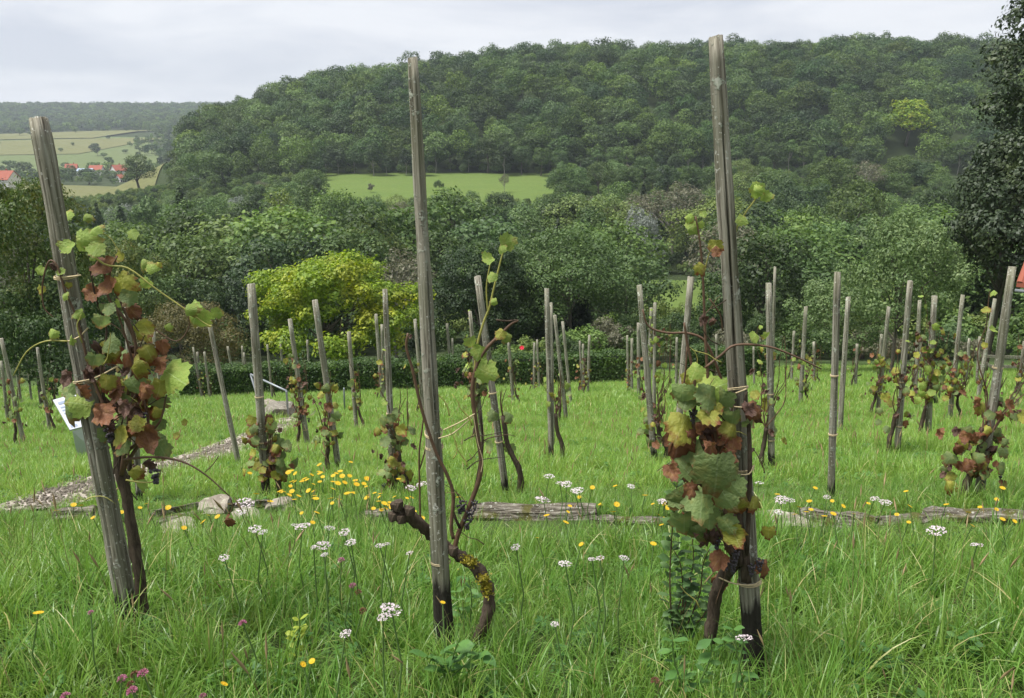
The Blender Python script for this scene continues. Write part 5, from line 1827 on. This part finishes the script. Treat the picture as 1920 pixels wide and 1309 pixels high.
def daisy_mesh():
    b = MB()
    for k in range(13):
        a = 2 * math.pi * k / 13
        c, s = math.cos(a), math.sin(a)
        px_, py_ = -s, c
        b.add([(c * .1 - px_ * .06, s * .1 - py_ * .06, .0), (c * .1 + px_ * .06, s * .1 + py_ * .06, 0), (c * .5 + px_ * .09, s * .5 + py_ * .09, .1), (c * .54, s * .54, .08), (c * .5 - px_ * .09, s * .5 - py_ * .09, .1)], [(0, 1, 2, 3, 4)])
    b.add([(math.cos(k) * .2, math.sin(k) * .2, .05) for k in [i * math.pi / 4 for i in range(8)]] + [(0, 0, .13)], [(i, (i + 1) % 8, 8) for i in range(8)])
    return b.mesh('flower_head', M['yellow'])


def clover_mesh():
    g = np.random.default_rng(2)
    n = 90
    d = g.normal(size=(n, 3))
    d /= np.linalg.norm(d, axis=1)[:, None]
    d[:, 2] = np.abs(d[:, 2]) - .3
    t = d
    nn = g.normal(size=(n, 3))
    nn -= t * (nn * t).sum(1)[:, None]
    nn /= np.linalg.norm(nn, axis=1)[:, None]
    V = np.stack([d * .15 - nn * .03, d * .5 - nn * .06, d * .58, d * .5 + nn * .06], 1).reshape(-1, 3)
    return quad_mesh('clover_head', V, 4, M['clover'])


DAISY, CLOVER = daisy_mesh(), clover_mesh()
M['seed'] = m_foliage('brown_seedhead', (0.12, 0.06, 0.03), (0.16, 0.08, 0.04), (0.1, 0.05, 0.03), trans=.05, nscale=30)
CLOVER_OLD = CLOVER.copy()
CLOVER_OLD.materials.clear()
CLOVER_OLD.materials.append(M['seed'])
stem_me = MB().tube([(0, 0, 0), (.03, .02, .5), (0, 0, 1)], [.0035, .003, .0022], 5, False).mesh('flower_stem', M['stem'], True)
rf_ = random.Random(77)


def flower(name, head, px, py, size_px, height, label, group, tilt=.25):
    """the head shows at (px, py): find the spot on the ground it grows from"""
    d = on_ground(px, py).y
    for _ in range(30):
        p = at(px, py, d)
        err = (p.z - hzf(p.x, p.y)) - height
        d = max(1.6, d + err * 1.3)
    p = at(px, py, d)
    zg = hzf(p.x, p.y)
    size = size_px / F_PX * cam_depth(p)
    root = thing(name, label, 'flower', (p.x, p.y, zg), group, rf_.uniform(0, 6.28))
    ob('stem', stem_me, root, scale=(1, 1, p.z - zg))
    ob('flower_head', head, root, loc=(0, 0, p.z - zg), rot=(rf_.uniform(-tilt, tilt), rf_.uniform(-tilt, tilt), 0), scale=size)


YAR = [(567, 987, 30), (555, 985, 18), (604, 1023, 30), (646, 998, 22), (618, 990, 20), (658, 1017, 22), (588, 1026, 12), (608, 1040, 15), (734, 1144, 42), (718, 1157, 22), (648, 1188, 22), (1060, 1058, 28), (1110, 1049, 16), (1125, 1047, 18), (1170, 1046, 20),
       (967, 1026, 18), (1019, 938, 32), (1030, 893, 20), (1050, 906, 16), (1062, 908, 20), (1077, 920, 16), (1085, 920, 22), (1183, 912, 16), (1245, 941, 22), (1240, 938, 16), (1395, 1196, 32), (1465, 937, 26), (1480, 938, 20), (1423, 906, 18), (1660, 942, 22),
       (1755, 995, 34), (1832, 1022, 24), (1640, 935, 18), (712, 1023, 18), (725, 1020, 14), (768, 1037, 14), (460, 943, 34), (452, 960, 20), (478, 992, 26), (493, 998, 18), (420, 1046, 20), (790, 908, 22), (770, 915, 20), (1040, 1170, 16), (1550, 932, 14), (1460, 960, 16)]
for x, y, s in YAR:
    zone = 'left of the middle front stake' if x < 800 else 'between the middle and right front stakes' if x < 1380 else 'right of the tallest front stake'
    flower('yarrow', rf_.choice(YH), x, y, s * 1.0, (.40 if y > 985 else .30), 'white yarrow flower head in the grass ' + zone, 'yarrow ' + zone)
YEL = []
for _ in range(64):
    YEL.append((rf_.gauss(610, 70), rf_.gauss(912, 20)))
for _ in range(16):
    YEL.append((rf_.uniform(690, 800), rf_.gauss(945, 10)))
for _ in range(20):
    YEL.append((rf_.uniform(1000, 1260), rf_.gauss(950, 24)))
for _ in range(26):
    YEL.append((rf_.uniform(1440, 1915), rf_.gauss(955, 20)))
for _ in range(16):
    YEL.append((rf_.uniform(90, 500), rf_.gauss(960, 28)))
for x, y in YEL:
    zone = 'in the patch beside the leafy stake by the path' if 470 < x < 800 else 'along the logs at the left' if x < 470 else 'along the logs between the middle and right stakes' if x < 1400 else 'along the logs at the right'
    flower('yellow_daisy', DAISY, x, y, rf_.uniform(7, 12), rf_.uniform(.20, .32), 'small yellow flower ' + zone, 'yellow flowers ' + zone, .5)
for x, y, s in ((72, 1150, 18), (830, 1130, 10), (1090, 1021, 10), (1225, 1020, 12), (345, 990, 10), (585, 1240, 12), (568, 1246, 12), (420, 1283, 14)):
    flower('yellow_daisy', DAISY, x, y, s, .28, 'single small yellow flower low in the foreground grass', 'yellow flowers in the foreground grass', .5)
for i, (x, y, s) in enumerate(((455, 1168, 15), (661, 1098, 14), (640, 1050, 12), (229, 1272, 18), (268, 1262, 20), (247, 1295, 20), (122, 1305, 18), (170, 1148, 10), (1345, 905, 8), (380, 1305, 14))):
    flower('red_clover', CLOVER, x, y, s, (.3 if y < 1200 else .34), 'pink clover flower in the foreground grass at the left', 'pink clover in the foreground')
for i, (x, y, s) in enumerate(((252, 1264, 16), (680, 1145, 14), (672, 1110, 12), (1228, 1276, 16), (245, 1282, 14))):
    flower('clover_seedhead', CLOVER_OLD, x, y, s, .22, 'brown withered clover head in the foreground grass', 'withered clover heads')
p = gp(979, 43)
rd = thing('red_flower', 'single red flower behind the hedge right of the middle stake', 'flower', p)
hgt = at(979, 652, 43).z - p.z
ob('stem', stem_me, rd, scale=(3, 3, hgt))
rm = DAISY.copy()
rm.materials.clear()
rm.materials.append(M['red'])
ob('flower_head', rm, rd, loc=(0, 0, hgt), rot=(1.1, 0, 0), scale=.24)


# ------------------------------------------------------------------ grass
def tuft_mesh(name, seed, n, hmin, hmax, wid, rad, lean, m=None, stalks=0):
    g = np.random.default_rng(seed)
    vs, fs_, mi = [], [], []
    for i in range(n):
        a = g.random() * 6.283
        r_ = rad * math.sqrt(g.random())
        bx, by = math.cos(a) * r_, math.sin(a) * r_
        h = g.uniform(hmin, hmax)
        la = a + g.normal(0, .9)
        ln = abs(g.normal(0, 1)) * lean + .1
        wd = wid * g.uniform(.6, 1.3)
        tw = la + math.pi / 2 + g.normal(0, .4)
        cx, cy = math.cos(tw) * wd / 2, math.sin(tw) * wd / 2
        k0 = len(vs)
        ns = 5
        x, y, z, an = bx, by, 0.0, .12 * ln
        for k in range(ns + 1):
            u = k / ns
            wk = (1 - u ** 1.6)
            if k < ns:
                vs += [(x - cx * wk, y - cy * wk, z), (x + cx * wk, y + cy * wk, z)]
            else:
                vs.append((x, y, z))
            st_ = h / ns
            an = min(2.5, .1 + ln * (u + .2) * 1.5)
            x += math.cos(la) * math.sin(an) * st_
            y += math.sin(la) * math.sin(an) * st_
            z += math.cos(an) * st_
        for k in range(ns - 1):
            a0 = k0 + 2 * k
            fs_.append((a0, a0 + 1, a0 + 3, a0 + 2))
        fs_.append((k0 + 2 * ns - 2, k0 + 2 * ns - 1, k0 + 2 * ns))
        mi += [0] * ns
    for i in range(stalks):
        b = MB()
        a = g.random() * 6.283
        h = hmax * g.uniform(1.0, 1.5)
        tx, ty = g.normal(0, .12) * h, g.normal(0, .12) * h
        b.tube([(0, 0, 0), (tx * .4, ty * .4, h * .6), (tx, ty, h)], [.0016, .0013, .001], 3, False)
        b.tube([(tx, ty, h), (tx * 1.15, ty * 1.15, h + .03), (tx * 1.4, ty * 1.4, h + .075)], [.002, .0055, .001], 4, False)
        k0 = len(vs)
        vs += b.v
        fs_ += [tuple(q + k0 for q in f) for f in b.f]
        mi += [1] * len(b.f)
    return mesh(name, vs, fs_, [M[m or 'grass'], M['stalk']], True, mi)


def weed_mesh(name, seed, n, size, h):
    g = np.random.default_rng(seed)
    V = []
    for i in range(n):
        a = g.random() * 6.283
        r_ = g.random() * size * 2.2
        z = h * g.random()
        t = np.array([math.cos(a), math.sin(a), g.uniform(.0, .6)])
        t /= np.linalg.norm(t)
        nn = np.array([0, 0, 1.]) + g.normal(size=3) * .3
        nn -= t * (t @ nn)
        nn /= np.linalg.norm(nn)
        bb = np.cross(nn, t)
        p = np.array([math.cos(a) * r_ * .4, math.sin(a) * r_ * .4, z])
        s = size * g.uniform(.6, 1.3)
        V += [p, p + t * s * .5 + bb * s * .28, p + t * s - nn * s * .15, p + t * s * .5 - bb * s * .28]
    return quad_mesh(name, np.array(V), 4, M['weed'])


gg_ = np.random.default_rng(31)
tall_v = [tuft_mesh('tuft_tall', i, 36, .16, .38, .0075, .07, .95) for i in range(6)] + [tuft_mesh('tuft_stalk', 10 + i, 26, .16, .34, .006, .06, .9, stalks=1) for i in range(2)] + [weed_mesh('clover_patch', 20 + i, 36, .045, .12) for i in range(2)]
short_v = [tuft_mesh('tuft_short', 30 + i, 34, .09, .21, .006, .08, .75, 'grass_short') for i in range(5)] + [tuft_mesh('tuft_short_stalk', 36, 24, .1, .24, .005, .06, .6, 'grass_short', stalks=1)] + [weed_mesh('low_weed', 40 + i, 26, .04, .07) for i in range(2)]
far_t = [tuft_mesh('tuft_far', 50 + i, 40, .10, .22, .013, .22, .8, 'grass_short') for i in range(4)]
LG = np.array(LOG_XY)


def lay_grass(name, vs, probs, y0, y1, dens, smin, smax, label, seed, tallness=None):
    g = np.random.default_rng(seed)
    w1 = y1 * .68 + 1.2
    n = int((y1 - y0) * 2 * w1 * dens)
    X = g.uniform(-w1, w1, n)
    Y = g.uniform(y0, y1, n)
    ok = np.abs(X) < Y * .68 + 1.0
    pdist = path_dist(X, Y)
    ok &= pdist > .33 + g.uniform(-.08, .12, n)
    ld = np.min(np.hypot(X[:, None] - LG[None, :, 0], Y[:, None] - LG[None, :, 1]), 1)
    ok &= (ld > .1)
    for k in ('F1', 'F2', 'F3'):
        B = ST[k]['B']
        ok &= np.hypot(X - B.x, Y - B.y - .0) > .06
    X, Y, ld = X[ok], Y[ok], ld[ok]
    n = len(X)
    s = g.uniform(smin, smax, n)
    patchy = .5 + .5 * np.sin(X * 1.3 + 2 * np.sin(Y * .9)) * np.sin(Y * 1.7 + np.sin(X * 1.1))
    s *= .72 + .55 * patchy
    dx_, dy_ = np.abs(X[:, None] - LG[None, :, 0]), LG[None, :, 1] - Y[:, None]
    s *= np.where(((dx_ < .16) & (dy_ > -.1) & (dy_ < .8)).any(1), .38, 1.0)
    if tallness is not None:
        s *= tallness(X, Y)
    idx = g.choice(len(vs), n, p=np.array(probs) / sum(probs))
    stuff(name, vs, np.stack([X, Y, hz(X, Y) - .01], -1), np.stack([g.normal(-.1, .12, n), g.normal(0, .12, n), g.uniform(0, 6.28, n)], -1),
          np.stack([s, s, s * g.uniform(.8, 1.15, n)], -1), idx, label, 'grass')


lay_grass('tall_grass', tall_v, [5, 5, 5, 5, 5, 5, 1.2, 1.2, 3.5, 3.5], 1.5, 6.6, 150, .62, 1.02, 'lush long green grass round the front stakes', 1, lambda X, Y: np.interp(Y, [1.5, 2.4, 4.2, 5.4, 6.6], [.7, .9, .85, .55, .42]))
lay_grass('short_grass', short_v, [5, 5, 5, 5, 5, 3, 2, 2], 6.4, 15, 95, .7, 1.15, 'short bright green grass between the middle rows of stakes', 2)
lay_grass('far_grass', far_t, [1, 1, 1, 1], 14.5, 44, 26, .8, 1.25, 'green grass running down to the hedge', 3)

# ------------------------------------------------------------------ air
hv = bpy.data.materials.new('haze_air')
hv.use_nodes = True
hv.node_tree.nodes.clear()
ho = hv.node_tree.nodes.new('ShaderNodeOutputMaterial')
hp = hv.node_tree.nodes.new('ShaderNodeVolumePrincipled')
hp.inputs['Color'].default_value = (0.80, 0.88, 1.0, 1)
hp.inputs['Density'].default_value = 0.00017
hp.inputs['Anisotropy'].default_value = 0.2
hv.node_tree.links.new(hp.outputs[0], ho.inputs['Volume'])
b = MB()
b.box((0, 1235, 48), (5060, 2600, 160))
tag(ob('haze', b.mesh('haze', hv)), 'thin bluish air over the valley', 'haze', kind='stuff')
